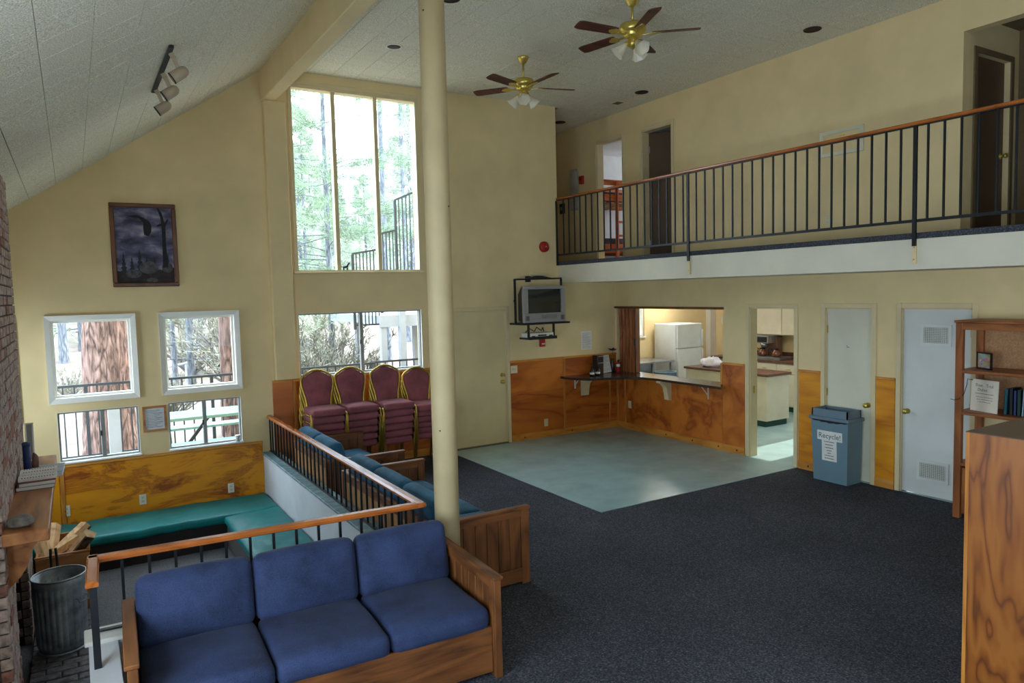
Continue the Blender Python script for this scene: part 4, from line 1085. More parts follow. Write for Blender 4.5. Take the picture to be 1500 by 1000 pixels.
# ------------------------------------------------------------------ things on the back wall
def painting():
    x0, x1, z0, z1 = .412, 1.095, 2.46, 3.41; w = .048
    t = thing('painting', 'dark forest painting with a bird in a brown wooden frame', 'painting', ((x0+x1)/2, D-.015, z0))
    FRM = wood('painting_frame', (70, 40, 24), (118, 72, 42), 'x', 2, .35)
    FRZ = wood('painting_frame_z', (70, 40, 24), (118, 72, 42), 'z', 2, .35)
    y = D
    for (a, b, c, e, mt) in ((x0, x1, z1-w, z1, FRM), (x0, x1, z0, z0+w, FRM), (x0, x0+w, z0+w, z1-w, FRZ), (x1-w, x1, z0+w, z1-w, FRZ)):
        obj('frame_side', MB().box(a, b, y-.032, y-.002, c, e, .008), mt, t)
    m, nt, b = _base('canvas_sky'); v = _coord(nt, (3, 3, 6)); nn = _noise(nt, v, 1.6, 5, .4)
    nt.links.new(_ramp(nt, nn, [(.35, lin((48, 46, 66))), (.5, lin((84, 82, 112))), (.62, lin((122, 118, 142))), (.75, lin((170, 164, 168)))]), b.inputs['Base Color']); b.inputs['Roughness'].default_value = .7
    cv = obj('canvas', MB().box(x0+w, x1-w, y-.016, y-.004, z0+w, z1-w), m, t)
    DK = flat('paint_dark', (26, 26, 30), .7, var=.3, scale=20); GRD = flat('paint_ground', (44, 34, 36), .7, var=.35, scale=16); RK = flat('paint_rock', (74, 72, 76), .7, var=.3, scale=22); PN = flat('paint_pines', (36, 40, 48), .7, var=.3, scale=24)
    yy = y-.0165
    def shape(poly, mat, name, d):
        obj(name, MB().prism(poly, yy-d, yy, 'xz'), mat, cv)
    U = lambda u, q: (x0+w+(x1-x0-2*w)*u, z0+w+(z1-z0-2*w)*q)
    rg = random.Random(2)
    for i, (u, h, hw) in enumerate(((.12, .42, .08), (.26, .36, .07), (.40, .46, .09), (.52, .38, .08), (.66, .34, .07), (.90, .40, .07))):
        pts = []; n = 6
        for k in range(n): pts += [U(u-hw*(1-k/n), .1+(h-.1)*k/n), U(u-hw*.45*(1-k/n), .1+(h-.1)*(k+.25)/n)]
        pts.append(U(u, h))
        for k in range(n-1, -1, -1): pts += [U(u+hw*.45*(1-k/n), .1+(h-.1)*(k+.25)/n), U(u+hw*(1-k/n), .1+(h-.1)*k/n)]
        shape([(max(x0+w, min(x1-w, p[0])), p[1]) for p in pts], PN, 'painted_pine', .0004+.0001*i)
    shape([U(0, 0), U(1, 0), U(1, .2), U(.8, .17), U(.5, .19), U(.25, .12), U(0, .16)], GRD, 'painted_ground', .0014)
    for (u, q, rx, rz) in ((.55, .2, .17, .085), (.28, .12, .14, .06), (.88, .2, .1, .07), (.6, .03, .1, .035)):
        shape([U(min(1, u+rx*math.cos(a*PI/7)), max(0, q+rz*math.sin(a*PI/7))) for a in range(14)], RK, 'painted_rock', .0018)
    shape([U(.80, .2), U(.90, .2), U(.88, .5), U(.885, .75), U(.95, .85), U(.93, .86), U(.87, .8), U(.84, .92), U(.78, 1.), U(.745, 1.), U(.80, .88), U(.815, .8), U(.73, .77), U(.735, .75), U(.815, .76), U(.815, .5)], DK, 'painted_tree', .0022)
    shape([U(.22, .885), U(.36, .9), U(.5, .87), U(.6, .82), U(.64, .76), U(.63, .68), U(.58, .62), U(.5, .64), U(.49, .72), U(.5, .8), U(.42, .86), U(.3, .87)], DK, 'painted_bird', .0024)
painting()
t = thing('framed_notice', 'small wood framed paper notice between the low sliding windows', 'framed notice', (.75, D-.01, .77))
FRN = wood('notice_frame', (130, 80, 40), (190, 130, 76), 'x', 2)
obj('frame', framemb('y', D, -.02, .652, .852, .80, 1.048, .025), FRN, t)
nb = obj('sheet', MB().box(.652, .852, D-.01, D-.004, .80, 1.048), flat('grey_sheet', (206, 208, 214), .5), t)
mb = MB()
for k in range(12): mb.box(.67, .835-.03*((k*5) % 3), D-.0108, D-.0102, .825+k*.0175, .829+k*.0175)
obj('print_lines', mb, INK, nb)
def plate(axis, u, z, label, pos, s=-1, w=.072, h=.118, kind='outlet', mat=IVORY):
    c = (u, pos, z) if axis == 'y' else (pos, u, z)
    t = thing('wall_'+kind, label, kind, c)
    pl = obj('cover_plate', abox(axis, pos, s*.007, u-w/2, u+w/2, z-h/2, z+h/2, .002), mat, t)
    if kind == 'outlet':
        for dz in (-.022, .022):
            r = obj('receptacle', abox(axis, pos+s*.007, s*.003, u-.016, u+.016, z+dz-.014, z+dz+.014, .001), IVORY, pl)
            mb = MB()
            for du in (-.006, .006):
                a, b = sorted((pos+s*.010, pos+s*.0105))
                mb.box(u+du-.001, u+du+.001, a, b, z+dz-.004, z+dz+.006) if axis == 'y' else mb.box(a, b, u+du-.001, u+du+.001, z+dz-.004, z+dz+.006)
            obj('slots', mb, BLACKM, pl)
    else:
        for du in ((-.018, .018) if w > .1 else (0,)):
            obj('toggle', abox(axis, pos+s*.007, s*.012, u+du-.005, u+du+.005, z-.008, z+.014, .002), IVORY, pl)
WPL = flat('white_plastic', (225, 224, 214), .4, var=.02)
PD = D-.012
plate('y', -.18, -.005, 'white outlet on the pit wainscot next to the chimney', PD, mat=WPL)
plate('y', .577, -.005, 'white outlet on the pit wainscot below the framed notice', PD, mat=WPL)
plate('y', 1.548, -.03, 'white outlet on the pit wainscot close to the knee wall', PD, mat=WPL)
plate('y', 6.255, .235, 'ivory outlet low on the wainscot below the television', PD)
plate('y', 5.685, 1.118, 'ivory double light switch beside the back door', PD, w=.118, kind='switch')
plate('x', 8.945, .415, 'ivory outlet on the wainscot under the serving counter', R-.012)
plate('x', 5.361, 3.05, 'ivory outlet on the loft wall behind the railing', R)
plate('x', 4.045, 3.80, 'ivory light switch on the loft wall by the dark hallway', R, kind='switch')
# red alarm bell and pull station
t = thing('alarm_bell', 'round red fire alarm bell on the back wall beside the loft', 'alarm', (6.285, D, 2.90))
obj('bell_base', MB().lathe([(.085, -.0), (.085, -.02), (.05, -.03)], (6.285, D, 2.978), 24, 'y'), REDP, t)
obj('gong', MB().lathe([(.084, -.026), (.08, -.045), (.05, -.06), (.02, -.066), (0, -.067)], (6.285, D, 2.978), 24, 'y'), REDP, t)
obj('bolt', MB().lathe([(.012, -.064), (.012, -.074), (0, -.076)], (6.285, D, 2.978), 10, 'y'), STEEL, t)
t = thing('fire_alarm_pull', 'small red fire alarm pull box under the television shelf', 'alarm', (6.208, D, 1.43))
obj('box', MB().box(6.165, 6.25, D-.05, D, 1.435, 1.552, .005), REDP, t)
obj('handle', MB().box(6.18, 6.235, D-.06, D-.048, 1.47, 1.49, .003), WPL, t)
# paper note
def sheet(name, label, axis, pos, u0, u1, z0, z1, lines=10, cat='paper', s=-1):
    c = ((u0+u1)/2, pos, z0) if axis == 'y' else (pos, (u0+u1)/2, z0)
    t = thing(name, label, cat, c)
    p = obj('sheet', abox(axis, pos, s*.003, u0, u1, z0, z1), PAPER, t)
    mb = MB(); rg = random.Random(lines); dz = (z1-z0)*.86/lines
    for k in range(lines):
        a = u0+(u1-u0)*.12; b = u1-(u1-u0)*(.12+.3*rg.random()*(k % 3 == 2)); z = z0+(z1-z0)*.07+k*dz
        q0, q1 = sorted((pos+s*.0032, pos+s*.0038))
        mb.box(a, b, q0, q1, z, z+dz*.22) if axis == 'y' else mb.box(q0, q1, a, b, z, z+dz*.22)
    obj('print_lines', mb, flat('faint_ink', (150, 150, 150), .8) if 'faint_ink' not in MATS else MATS['faint_ink'], p)
sheet('paper_notice', 'white paper notice pinned to the wall above the counter', 'y', D, 6.972, 7.19, 1.335, 1.634, 14)
# television on its bracket
def tv():
    yf = 8.84; x0, x1, z0, z1 = 5.615, 6.35, 1.835, 2.375
    b = thing('tv_bracket', 'black metal wall bracket holding the television', 'bracket', (5.98, D, 1.8))
    obj('top_bar', MB().bar((5.555, yf+.16, 2.475), (6.395, yf+.16, 2.485), .03, .024), BLACK, b)
    obj('top_brace', MB().prism([(5.75, 2.49), (5.93, 2.525), (6.03, 2.525), (6.2, 2.495)], yf+.14, yf+.18, 'xz'), BLACK, b)
    for x in (5.56, 6.39):
        obj('side_bar', MB().box(x-.012, x+.012, yf+.145, yf+.175, 1.82 if x < 6 else 2.15, 2.48), BLACK, b)
        obj('side_knob', MB().lathe([(.018, 0), (.018, .02), (0, .022)], (x-.02, yf+.16, 2.16), 10, 'x'), BLACKM, b)
    obj('tray', MB().box(5.575, 6.42, yf-.02, yf+.36, 1.805, 1.832, .004), BLACK, b)
    obj('wall_arm', MB().bar((5.98, yf+.16, 2.495), (5.98, D, 2.495), .04, .02), BLACK, b)
    obj('wall_plate', MB().box(5.93, 6.03, D-.012, D, 2.44, 2.53, .003), BLACK, b)
    for x in (5.70, 6.15): obj('hanger', MB().box(x-.012, x+.012, yf+.02, yf+.05, 1.60, 1.81), BLACK, b)
    obj('lower_tray', MB().box(5.69, 6.18, yf-.0, yf+.28, 1.585, 1.61, .004), BLACK, b)
    obj('tray_lip', MB().box(5.69, 6.18, yf-.01, yf+.002, 1.585, 1.63), BLACK, b)
    TVG = flat('tv_grey', (150, 146, 142), .45, var=.03)
    t = thing('television', 'grey box television with dark screen mounted high on the wall', 'television', ((x0+x1)/2, yf+.15, z0))
    bz = .07; sz0 = z0+.14; sz1 = z1-.05
    fm = MB().box(x0, x1, yf, yf+.06, z0, sz0, .006).box(x0, x1, yf, yf+.06, sz1, z1, .006).box(x0, x0+bz, yf, yf+.06, sz0, sz1).box(x1-bz, x1, yf, yf+.06, sz0, sz1)
    obj('front_bezel', fm, TVG, t)
    v = [(x0, yf+.06, z0), (x1, yf+.06, z0), (x1, yf+.06, z1), (x0, yf+.06, z1), (x0+.12, yf+.36, z0+.03), (x1-.12, yf+.36, z0+.03), (x1-.12, yf+.36, z1-.12), (x0+.12, yf+.36, z1-.12)]
    m = MB().add(v, [(0, 1, 2, 3), (4, 7, 6, 5), (0, 4, 5, 1), (1, 5, 6, 2), (2, 6, 7, 3), (3, 7, 4, 0)]); m.fix = True
    obj('rear_shell', m, BLACKM, t)
    n = 8; mb = MB(); v = []
    for i in range(n+1):
        for j in range(n+1):
            u, w = i/n*2-1, j/n*2-1; v.append(((x0+x1)/2+u*((x1-x0)/2-bz), yf+.012+.02*(u*u+w*w)/2, (sz0+sz1)/2+w*(sz1-sz0)/2))
    f = [(i*(n+1)+j, (i+1)*(n+1)+j, (i+1)*(n+1)+j+1, i*(n+1)+j+1) for i in range(n) for j in range(n)]
    obj('screen', MB().add(v, f, True), flat('crt_screen', (34, 36, 36), .12, var=.03, spec=.6), t)
    obj('cassette_slot', MB().box(x0+.33, x0+.56, yf-.002, yf+.002, z0+.085, z0+.10), BLACKM, t)
    obj('control_strip', MB().box(x0+.30, x0+.58, yf-.003, yf, z0+.055, z0+.115).box(x0+.12, x0+.28, yf-.003, yf, z0+.05, z0+.06), flat('tv_grey2', (128, 124, 120), .5), t)
    for a in (x0+.025, x1-.085): obj('speaker_grille', MB().box(a, a+.06, yf-.003, yf, z0+.03, z0+.10, .001), flat('tv_dark', (96, 92, 90), .7) if 'tv_dark' not in MATS else MATS['tv_dark'], t)
    v = thing('video_player', 'white video player on the small shelf under the television', 'video player', (5.93, yf+.1, 1.61))
    obj('case', MB().box(5.72, 6.13, yf+.01, yf+.26, 1.612, 1.68, .004), WPL, v)
    obj('display', MB().box(5.85, 6.0, yf+.006, yf+.011, 1.635, 1.655), BLACKM, v)
    obj('button_row', MB().box(5.74, 5.80, yf+.006, yf+.011, 1.63, 1.64).box(6.05, 6.11, yf+.006, yf+.011, 1.63, 1.645), BLACKM, v)
    c = tag(obj('cable', MB().tube([(5.75, yf+.2, 1.69), (5.80, yf+.15, 1.74), (5.86, yf+.12, 1.70), (5.92, yf+.15, 1.76), (5.98, yf+.12, 1.71), (6.03, yf+.15, 1.75), (6.08, yf+.2, 1.69)], .008, 6), BLACKM), 'tangled dark cables above the video player', 'cable')
    t = thing('power_strip', 'long white bar on the wall above the television', 'power strip', (6.16, D, 2.53))  # plain bar without sockets
    obj('bar_body', MB().box(6.02, 6.31, D-.035, D, 2.535, 2.575, .004), IVORY, t)
    obj('end_bracket', MB().box(6.01, 6.03, D-.03, D, 2.53, 2.58), IVORY, t)
tv()
# figurine on the tall window sill
t = thing('figurine', 'tiny black dog figurine on the tall window sill', 'figurine', (3.13, D+.02, TW[2]+.012))
z = TW[2]+.012
obj('body', MB().tube([(3.09, D+.02, z+.035), (3.12, D+.02, z+.04), (3.15, D+.02, z+.05), (3.165, D+.02, z+.08), (3.18, D+.02, z+.095)], [.014, .017, .016, .011, .013], 8), BLACKM, t)
for x in (3.095, 3.105, 3.145, 3.155): obj('leg', MB().tube([(x, D+.02, z), (x, D+.02, z+.04)], .005, 6), BLACKM, t)
obj('tail', MB().tube([(3.08, D+.02, z+.04), (3.065, D+.02, z+.065)], .004, 6), BLACKM, t)

# ------------------------------------------------------------------ serving counter
CTOP = flat('dark_counter', (58, 44, 36), .22, var=.1, scale=20, spec=.55)
ct = thing('serving_counter', 'dark laminate serving counter wrapping the corner of the opening', 'counter', (7.4, 8.6, .9))
poly = [(6.55, D-.013), (6.55, 9.12), (6.60, 8.93), (6.70, 8.77), (7.0, 8.64), (7.28, 8.51), (7.41, 8.33), (7.45, 8.1), (7.45, 6.79), (7.655, 6.98), (R+.16, 6.99), (R+.16, 9.255), (7.68, 9.255), (7.68, D-.013)]
obj('worktop', MB().prism(poly, .905, .94, 'xy'), CTOP, ct)
def corbel(c, axis):
    prof = [(0, 0), (.25, 0), (.25, -.03), (.17, -.05), (.11, -.11), (.085, -.2), (.07, -.30), (0, -.31)]
    if axis == 'y': return MB().prism([(D-.012-u, .905+w) for u, w in prof], c-.055, c+.055, 'yz')
    return MB().prism([(R-.012-u*.9, .905+w) for u, w in prof], c-.045, c+.045, 'xz')
obj('corbel', corbel(7.0, 'y'), TRIMP, ct); obj('corbel', corbel(8.03, 'x'), TRIMP, ct)
obj('metal_bracket', MB().bar((6.83, D-.015, .72), (6.83, D-.015, .905), .025, .008).bar((6.83, D-.015, .9), (6.83, D-.17, .9), .025, .008).bar((6.83, D-.02, .78), (6.83, D-.13, .89), .012, .01), WPL, ct)
obj('metal_bracket', MB().bar((R-.015, 7.24, .70), (R-.015, 7.24, .905), .025, .008).bar((R-.015, 7.24, .9), (R-.2, 7.24, .9), .025, .008).bar((R-.02, 7.24, .75), (R-.15, 7.24, .89), .012, .01), WPL, ct)
zc_ = .94
BOTG = flat('black_bottle', (20, 18, 18), .2, var=.1, spec=.6)
for (x, y, lb) in ((6.925, 8.955, 'small black bottle with white label on the dark counter'), (7.045, 8.965, 'black bottle with white label beside the menu holder')):
    t = thing('bottle', lb, 'bottle', (x, y, zc_), 'bottles on the counter')
    obj('bottle_body', MB().lathe([(.034, zc_), (.036, zc_+.01), (.036, zc_+.085), (.028, zc_+.105), (.013, zc_+.12), (.012, zc_+.145)], (x, y, 0), 18), BOTG, t)
    obj('cap', MB().lathe([(.014, zc_+.14), (.014, zc_+.16), (0, zc_+.161)], (x, y, 0), 12), BLACKM, t)
    obj('label_band', MB().lathe([(.0365, zc_+.03), (.0365, zc_+.06)], (x, y, 0), 18), WPL, t)
t = thing('napkin_dispenser', 'tall dark dispenser with steel trim against the wainscot', 'dispenser', (7.23, 9.2, zc_))
obj('case', MB().box(7.17, 7.29, 9.12, 9.26, zc_, zc_+.30, .006), flat('dark_brown_box', (58, 42, 34), .4), t)
obj('face', MB().box(7.18, 7.28, 9.112, 9.122, zc_+.19, zc_+.27, .002), BLACKM, t)
for z_ in (.275, .168): obj('trim', MB().box(7.18, 7.28, 9.11, 9.124, zc_+z_, zc_+z_+.015), STEEL, t)
t = thing('menu_sheet', 'white printed sheet leaning upright at the counter corner', 'paper', (7.37, 9.12, zc_))
Ms = Matrix.Translation((7.29, 9.16, zc_)) @ Matrix.Rotation(math.radians(-12), 4, 'X') @ Matrix.Rotation(math.radians(-3), 4, 'Y')
sh = obj('sheet', MB().box(0, .20, 0, .004, 0, .285).xf(Ms), PAPER, t)
mb = MB()
for k in range(13): mb.box(.025, .175-.05*(k % 4 == 3), -.001, -.0004, .03+k*.018, .035+k*.018)
obj('print_lines', mb.xf(Ms), MATS['faint_ink'], sh)
t = thing('flower_vase', 'slim dark vase with a purple flower by the folding door', 'vase', (7.53, 9.19, zc_))
obj('vase', MB().lathe([(.03, zc_), (.04, zc_+.02), (.036, zc_+.12), (.018, zc_+.2), (.022, zc_+.22)], (7.53, 9.19, 0), 18), flat('dark_vase', (52, 34, 36), .3), t)
obj('stem', MB().tube([(7.53, 9.19, zc_+.2), (7.528, 9.185, zc_+.3), (7.525, 9.18, zc_+.34)], .004, 6), flat('stem_green', (50, 80, 40), .6), t)
PUR = flat('purple_petal', (84, 46, 110), .6, var=.2)
for k in range(9):
    a = k*2*PI/9; c = Vector((7.525, 9.18, zc_+.35)); d = Vector((math.cos(a), math.sin(a), .25+.3*(k % 2)))
    s = Vector((-d.y, d.x, 0)).normalized()*.02
    m = MB().add([c, c+d*.045+s*1.5, c+d*.09, c+d*.045-s*1.5, c+d*.035+Vector((0, 0, .008))], [(0, 1, 4), (1, 2, 4), (2, 3, 4), (3, 0, 4), (0, 3, 2, 1)]); m.fix = True
    obj('petal', m, PUR, t)
x, y = 7.585, 9.11
t = thing('fire_extinguisher', 'small red and white fire extinguisher standing on the counter', 'extinguisher', (x, y, zc_))
obj('cylinder', MB().lathe([(.03, zc_), (.034, zc_+.008), (.034, zc_+.14), (.026, zc_+.165), (.012, zc_+.175)], (x, y, 0), 18), REDP, t)
obj('label_band', MB().lathe([(.0345, zc_+.09), (.0345, zc_+.135)], (x, y, 0), 18), WPL, t)
obj('valve', MB().box(x-.012, x+.012, y-.012, y+.012, zc_+.17, zc_+.195, .002), BLACKM, t)
obj('lever', MB().bar((x-.01, y-.01, zc_+.2), (x+.01, y-.05, zc_+.21), .012, .008), BLACKM, t)
# folding door of the serving opening
t = thing('folding_door', 'folded brown accordion door at the side of the serving opening', 'folding door', (R+.06, 9.0, .94))
ACW = wood('accordion_wood', (122, 64, 26), (170, 100, 48), 'z', 2, .4)
k = 9
for i in range(k):
    ya, yb = 9.25-i*.39/k, 9.25-(i+1)*.39/k; xa, xb2 = (R+.02, R+.11) if i % 2 else (R+.11, R+.02)
    obj('fold_panel', MB().bar((xa, ya, 1.46), (xb2, yb, 1.463), .012, 1.044), ACW, t)
obj('lead_post', MB().box(R+.02, R+.11, 8.82, 8.855, .942, 1.984, .004), OAK, t)
obj('latch', MB().box(R+.01, R+.03, 8.82, 8.855, 1.38, 1.5, .003), flat('dark_green_latch', (24, 52, 40), .4), t)

# ------------------------------------------------------------------ recycling bin
def recbin():
    y0, y1, xa, xb2 = 4.905, 5.335, 7.41, 7.665
    t = thing('recycling_bin', 'blue grey plastic recycling bin with a paper sign by the closet', 'bin', ((xa+xb2)/2, (y0+y1)/2, 0))
    BN = flat('bin_plastic', (104, 132, 144), .5, var=.03, scale=3); LDM = flat('bin_lid', (104, 124, 138), .5, var=.03, scale=3)
    e = .022
    v = [(xa, y0, 0), (xb2, y0, 0), (xb2, y1, 0), (xa, y1, 0), (xa-e, y0-e, .74), (xb2, y0-e, .74), (xb2, y1+e, .74), (xa-e, y1+e, .74)]
    m = MB().add(v, [(0, 3, 2, 1), (0, 1, 5, 4), (1, 2, 6, 5), (2, 3, 7, 6), (3, 0, 4, 7)])
    obj('bin_body', m, BN, t)
    lid = MB()
    X0, X1, Y0, Y1 = xa-e-.025, xb2+.01, y0-e-.02, y1+e+.02
    def ring(a, b, z0, z1, o0, o1):
        pass
    lid.box(X0, X1, Y0, Y1, .725, .765, .008)
    obj('lid_flange', lid, LDM, t)
    o = .028; w = .014
    hood = MB().box(X0+o, X1-o, Y0+o, Y0+o+w, .76, .85).box(X0+o, X1-o, Y1-o-w, Y1-o, .76, .85).box(X0+o, X0+o+w, Y0+o, Y1-o, .76, .85).box(X1-o-w, X1-o, Y0+o, Y1-o, .76, .85)
    obj('lid_hood', hood, LDM, t)
    obj('lid_mouth', MB().box(X0+o+w, X1-o-w, Y0+o+w, Y1-o-w, .764, .768), flat('bin_dark', (24, 28, 30), .8), t)
    n = 14; v = []
    for i in range(n+1):
        yy = y0-e+.01+(y1-y0+2*e-.02)*i/n; v += [(xa-e-.004, yy, .728), (xa-e-.003, yy, .715-.018*math.sin(PI*i/n)-.004*math.sin(i*2.1))]
    obj('bag_edge', MB().add(v, [(2*i, 2*i+2, 2*i+3, 2*i+1) for i in range(n)]), BLACKM, t)
    # signs lie on the sloping front face: local x runs toward -y, local y up the face
    up = Vector((-e, 0, .74)); nrm = Vector((-1, 0, -e/.74)).normalized()
    Mo = lambda yy, h, d: frame_to(Vector((xa, yy, 0))+up.normalized()*h+nrm*d, (0, -1, 0), up)
    s1 = obj('sign_sheet', MB().box(-.16, .16, -.055, .055, 0, .0012).xf(Mo(5.115, .545, .001)), PAPER, t)
    s1['label'] = 'white sign reading Recycle!'
    obj('lettering', textmb('Recycle!', .086, 'CENTER', .0006).xf(Matrix.Translation((0, 0, 0)) @ Mo(5.115, .515, .0032)), flat('green_grey_ink', (76, 112, 108), .7), s1)
    s2 = obj('sign_sheet', MB().box(-.095, .095, -.125, .125, 0, .001).xf(Mo(5.122, .375, .0006)), PAPER, t)
    mb = MB(); rg = random.Random(4)
    for k, (w_, z) in enumerate(((.13, .095), (.10, .06), (.11, .025), (.06, -.008), (.04, -.038), (.12, -.068), (.12, -.1))):
        x = -w_/2
        while x < w_/2:
            ww = rg.uniform(.008, .022); mb.box(x, min(x+ww, w_/2), z, z+.009, .0001, .0004); x += ww+.004
    obj('print_lines', mb.xf(Mo(5.122, .375, .0018)), INK, s2)
recbin()
# ------------------------------------------------------------------ bookcase and its things
def bookcase():
    t = thing('bookcase', 'oak open bookcase with angled end against the white vented door', 'bookcase', (7.46, 2.8, 0))
    yE = 3.665; yS = 1.95
    OB = wood('bookcase_oak', (110, 60, 28), (164, 98, 50), 'z', 1.4, .45); OBY = wood('bookcase_oak_y', (110, 60, 28), (164, 98, 50), 'y', 1.4, .45)
    for x0, x1 in ((7.235, 7.285), (7.62, 7.675)):
        for y in (yE-.065, yS): obj('post', MB().box(x0, x1, y, y+.065, 0, 1.9, .004), OB, t)
    obj('top_board', MB().box(7.225, 7.68, yS-.01, yE+.01, 1.9, 1.925, .004), OBY, t)
    obj('top_rail', MB().box(7.24, 7.27, yS+.06, yE-.06, 1.835, 1.9, .003), OBY, t)
    for z in (1.43, 1.03, .53): obj('shelf', MB().box(7.24, 7.66, yS, yE-.004, z-.012, z+.018, .004), OBY, t)
    obj('back_panel', MB().box(7.66, 7.672, yS, yE-.065, 1.05, 1.9), flat('particle_board', (176, 132, 92), .7, var=.1, scale=60), t)
    obj('cabinet_door', MB().box(7.25, 7.27, yS+.07, yE-.07, .05, .5, .004), OB, t)
    obj('cabinet_side', MB().box(7.28, 7.62, yE-.03, yE-.012, .03, .52), OB, t)
bookcase()
t = thing('photo_frame', 'small dark framed colourful picture on the upper bookcase shelf', 'photo frame', (7.45, 3.5, 1.448))
FRD = flat('dark_frame', (36, 26, 30), .4)
Mp = frame_to((7.44, 3.50, 1.448), Vector((-.55, -1, 0)), (0, 0, 1))
obj('frame', MB().box(-.10, .10, 0, .014, -.008, .008).box(-.10, .10, .150, .164, -.008, .008).box(-.10, -.086, 0, .164, -.008, .008).box(.086, .10, 0, .164, -.008, .008).xf(Mp), FRD, t)
m, nt, b = _base('colour_print'); v = _coord(nt, (9, 9, 12)); vn = nt.nodes.new('ShaderNodeTexVoronoi'); vn.inputs['Scale'].default_value = 3; nt.links.new(v, vn.inputs['Vector'])
hs = nt.nodes.new('ShaderNodeMix'); hs.data_type = 'RGBA'; hs.inputs[0].default_value = .55; hs.inputs[7].default_value = lin((170, 130, 90)); nt.links.new(vn.outputs['Color'], hs.inputs[6]); nt.links.new(hs.outputs[2], b.inputs['Base Color'])
obj('print', MB().box(-.088, .088, .012, .152, -.002, .002).xf(Mp), m, t)
t = thing('cardboard_sign', 'white handwritten board sign on the middle bookcase shelf', 'sign', (7.4, 3.46, 1.048))
Msg = frame_to((7.36, 3.465, 1.049), Vector((-.3, -1, 0)), Vector((.08, 0, 1)))
sb = obj('board', MB().box(-.145, .145, 0, .305, -.01, 0, .002).xf(Msg), flat('sign_white', (226, 216, 200), .7, var=.03), t)
obj('lettering', textmb('Free   Trail', .042).xf(Msg @ Matrix.Translation((0, .235, .001))), INK, sb)
obj('lettering', textmb('Dishes', .038).xf(Msg @ Matrix.Translation((-.02, .195, .001))), INK, sb)
mb = MB(); rg = random.Random(8); mb.box(-.10, .10, .168, .172, .0004, .0012)
for k, z in enumerate((.135, .112, .089)):
    x = -.085+.012*k
    while x < .09-.012*k:
        ww = rg.uniform(.01, .024); hgt = rg.uniform(.007, .012); mb.box(x, x+ww, z, z+hgt*.35, .0004, .0012); mb.box(x, x+.002, z, z+hgt, .0004, .0012); x += ww+.006
obj('handwriting', mb.xf(Msg), INK, sb)
tag(obj('cord', MB().tube([(7.232, 3.70, 1.16), (7.228, 3.66, 1.155), (7.23, 3.62, 1.17), (7.26, 3.59, 1.22), (7.32, 3.595, 1.30), (7.36, 3.61, 1.352), (7.38, 3.57, 1.345)], .0035, 6), BLACKM), 'thin dark cord looped round the bookcase post', 'cord')
bk = [('teal book standing next to the white board sign', (30, 92, 104), .028, .24, .15), ('black book in the bookcase row', (30, 28, 34), .03, .25, .0), ('navy book in the bookcase row', (36, 60, 110), .024, .23, .0), ('dark green book in the bookcase row', (28, 64, 56), .03, .24, 0), ('pale blue book leaning in the bookcase row', (150, 178, 190), .016, .25, .12), ('brown leather book in the bookcase row', (140, 88, 52), .05, .26, .1), ('tan book at the end of the bookcase row', (168, 122, 84), .04, .25, .05)]
y = 3.30
for lb, c, w, h, tl in bk:
    t = thing('book', lb, 'book', (7.45, y-w/2, 1.048), 'books on the middle bookcase shelf')
    Mb = Matrix.Translation((7.38, y, 1.048)) @ Matrix.Rotation(tl*.35, 4, 'X')
    cm = flat('book_%d_%d_%d' % c, c, .5, var=.08)
    obj('cover', MB().box(0, .16, -w, -w+.003, 0, h).box(0, .16, -.003, 0, 0, h).box(0, .004, -w, 0, 0, h).xf(Mb), cm, t)
    obj('pages', MB().box(.004, .155, -w+.003, -.003, .004, h-.004).xf(Mb), PAPER, t)
    y -= w+.006+tl*.1
# ------------------------------------------------------------------ plywood cabinet near the camera
t = thing('plywood_cabinet', 'tall plywood cabinet with dark laminate top facing the carpet', 'cabinet', (4.5, 1.2, 0))
cx0, cx1, cy0, cy1, ch_ = 3.804, 5.3, .35, 1.868, 1.55
obj('side_panel', MB().box(cx0, cx0+.02, cy0, cy1-.018, 0, ch_-.004), CABPLY, t)
obj('corner_strip', MB().box(cx0-.002, cx0+.03, cy1-.018, cy1, 0, ch_-.004, .002), PINEZ, t)
obj('end_panel', MB().box(cx0+.02, cx1, cy1-.02, cy1-.002, 0, ch_-.004), CABPLY, t)
obj('back_panel', MB().box(cx1-.02, cx1, cy0, cy1-.02, 0, ch_-.004), CABPLY, t)
obj('near_panel', MB().box(cx0+.02, cx1, cy0, cy0+.02, 0, ch_-.004), CABPLY, t)
obj('top', MB().box(cx0-.001, cx1, cy0, cy1+.001, ch_-.006, ch_, .001), CABTOP, t)
# ------------------------------------------------------------------ loft wall things
t = thing('wall_hatch', 'cream framed access hatch on the loft wall', 'hatch', (R, 5.19, 3.79))
obj('hatch_panel', abox('x', R, -.010, 4.95, 5.43, 3.825, 4.045), WALL, t)
obj('hatch_frame', framemb('x', R, -.022, 4.955, 5.425, 3.83, 4.04, .04), DOORP, t)
obj('pull', abox('x', R-.010, -.012, 5.15, 5.21, 4.0, 4.012), BRASS, t)
t = thing('breaker_panel', 'pale grey breaker panel on the dim corridor wall', 'electrical panel', (R, 10.35, 3.7))
obj('box', abox('x', R, -.03, 10.23, 10.47, 3.70, 4.42, .004), flat('panel_grey', (170, 168, 158), .5), t)
obj('door', abox('x', R-.03, -.008, 10.25, 10.45, 3.74, 4.38, .003), flat('panel_grey2', (180, 178, 168), .5), t)
t = thing('strobe_box', 'small red fire strobe beside the breaker panel', 'alarm', (R, 10.12, 4.12))
obj('box', abox('x', R, -.05, 10.08, 10.17, 4.13, 4.27, .004), REDP, t); obj('lens', abox('x', R-.05, -.012, 10.10, 10.15, 4.19, 4.24, .003), flat('dark_red_lens', (110, 26, 24), .3), t)
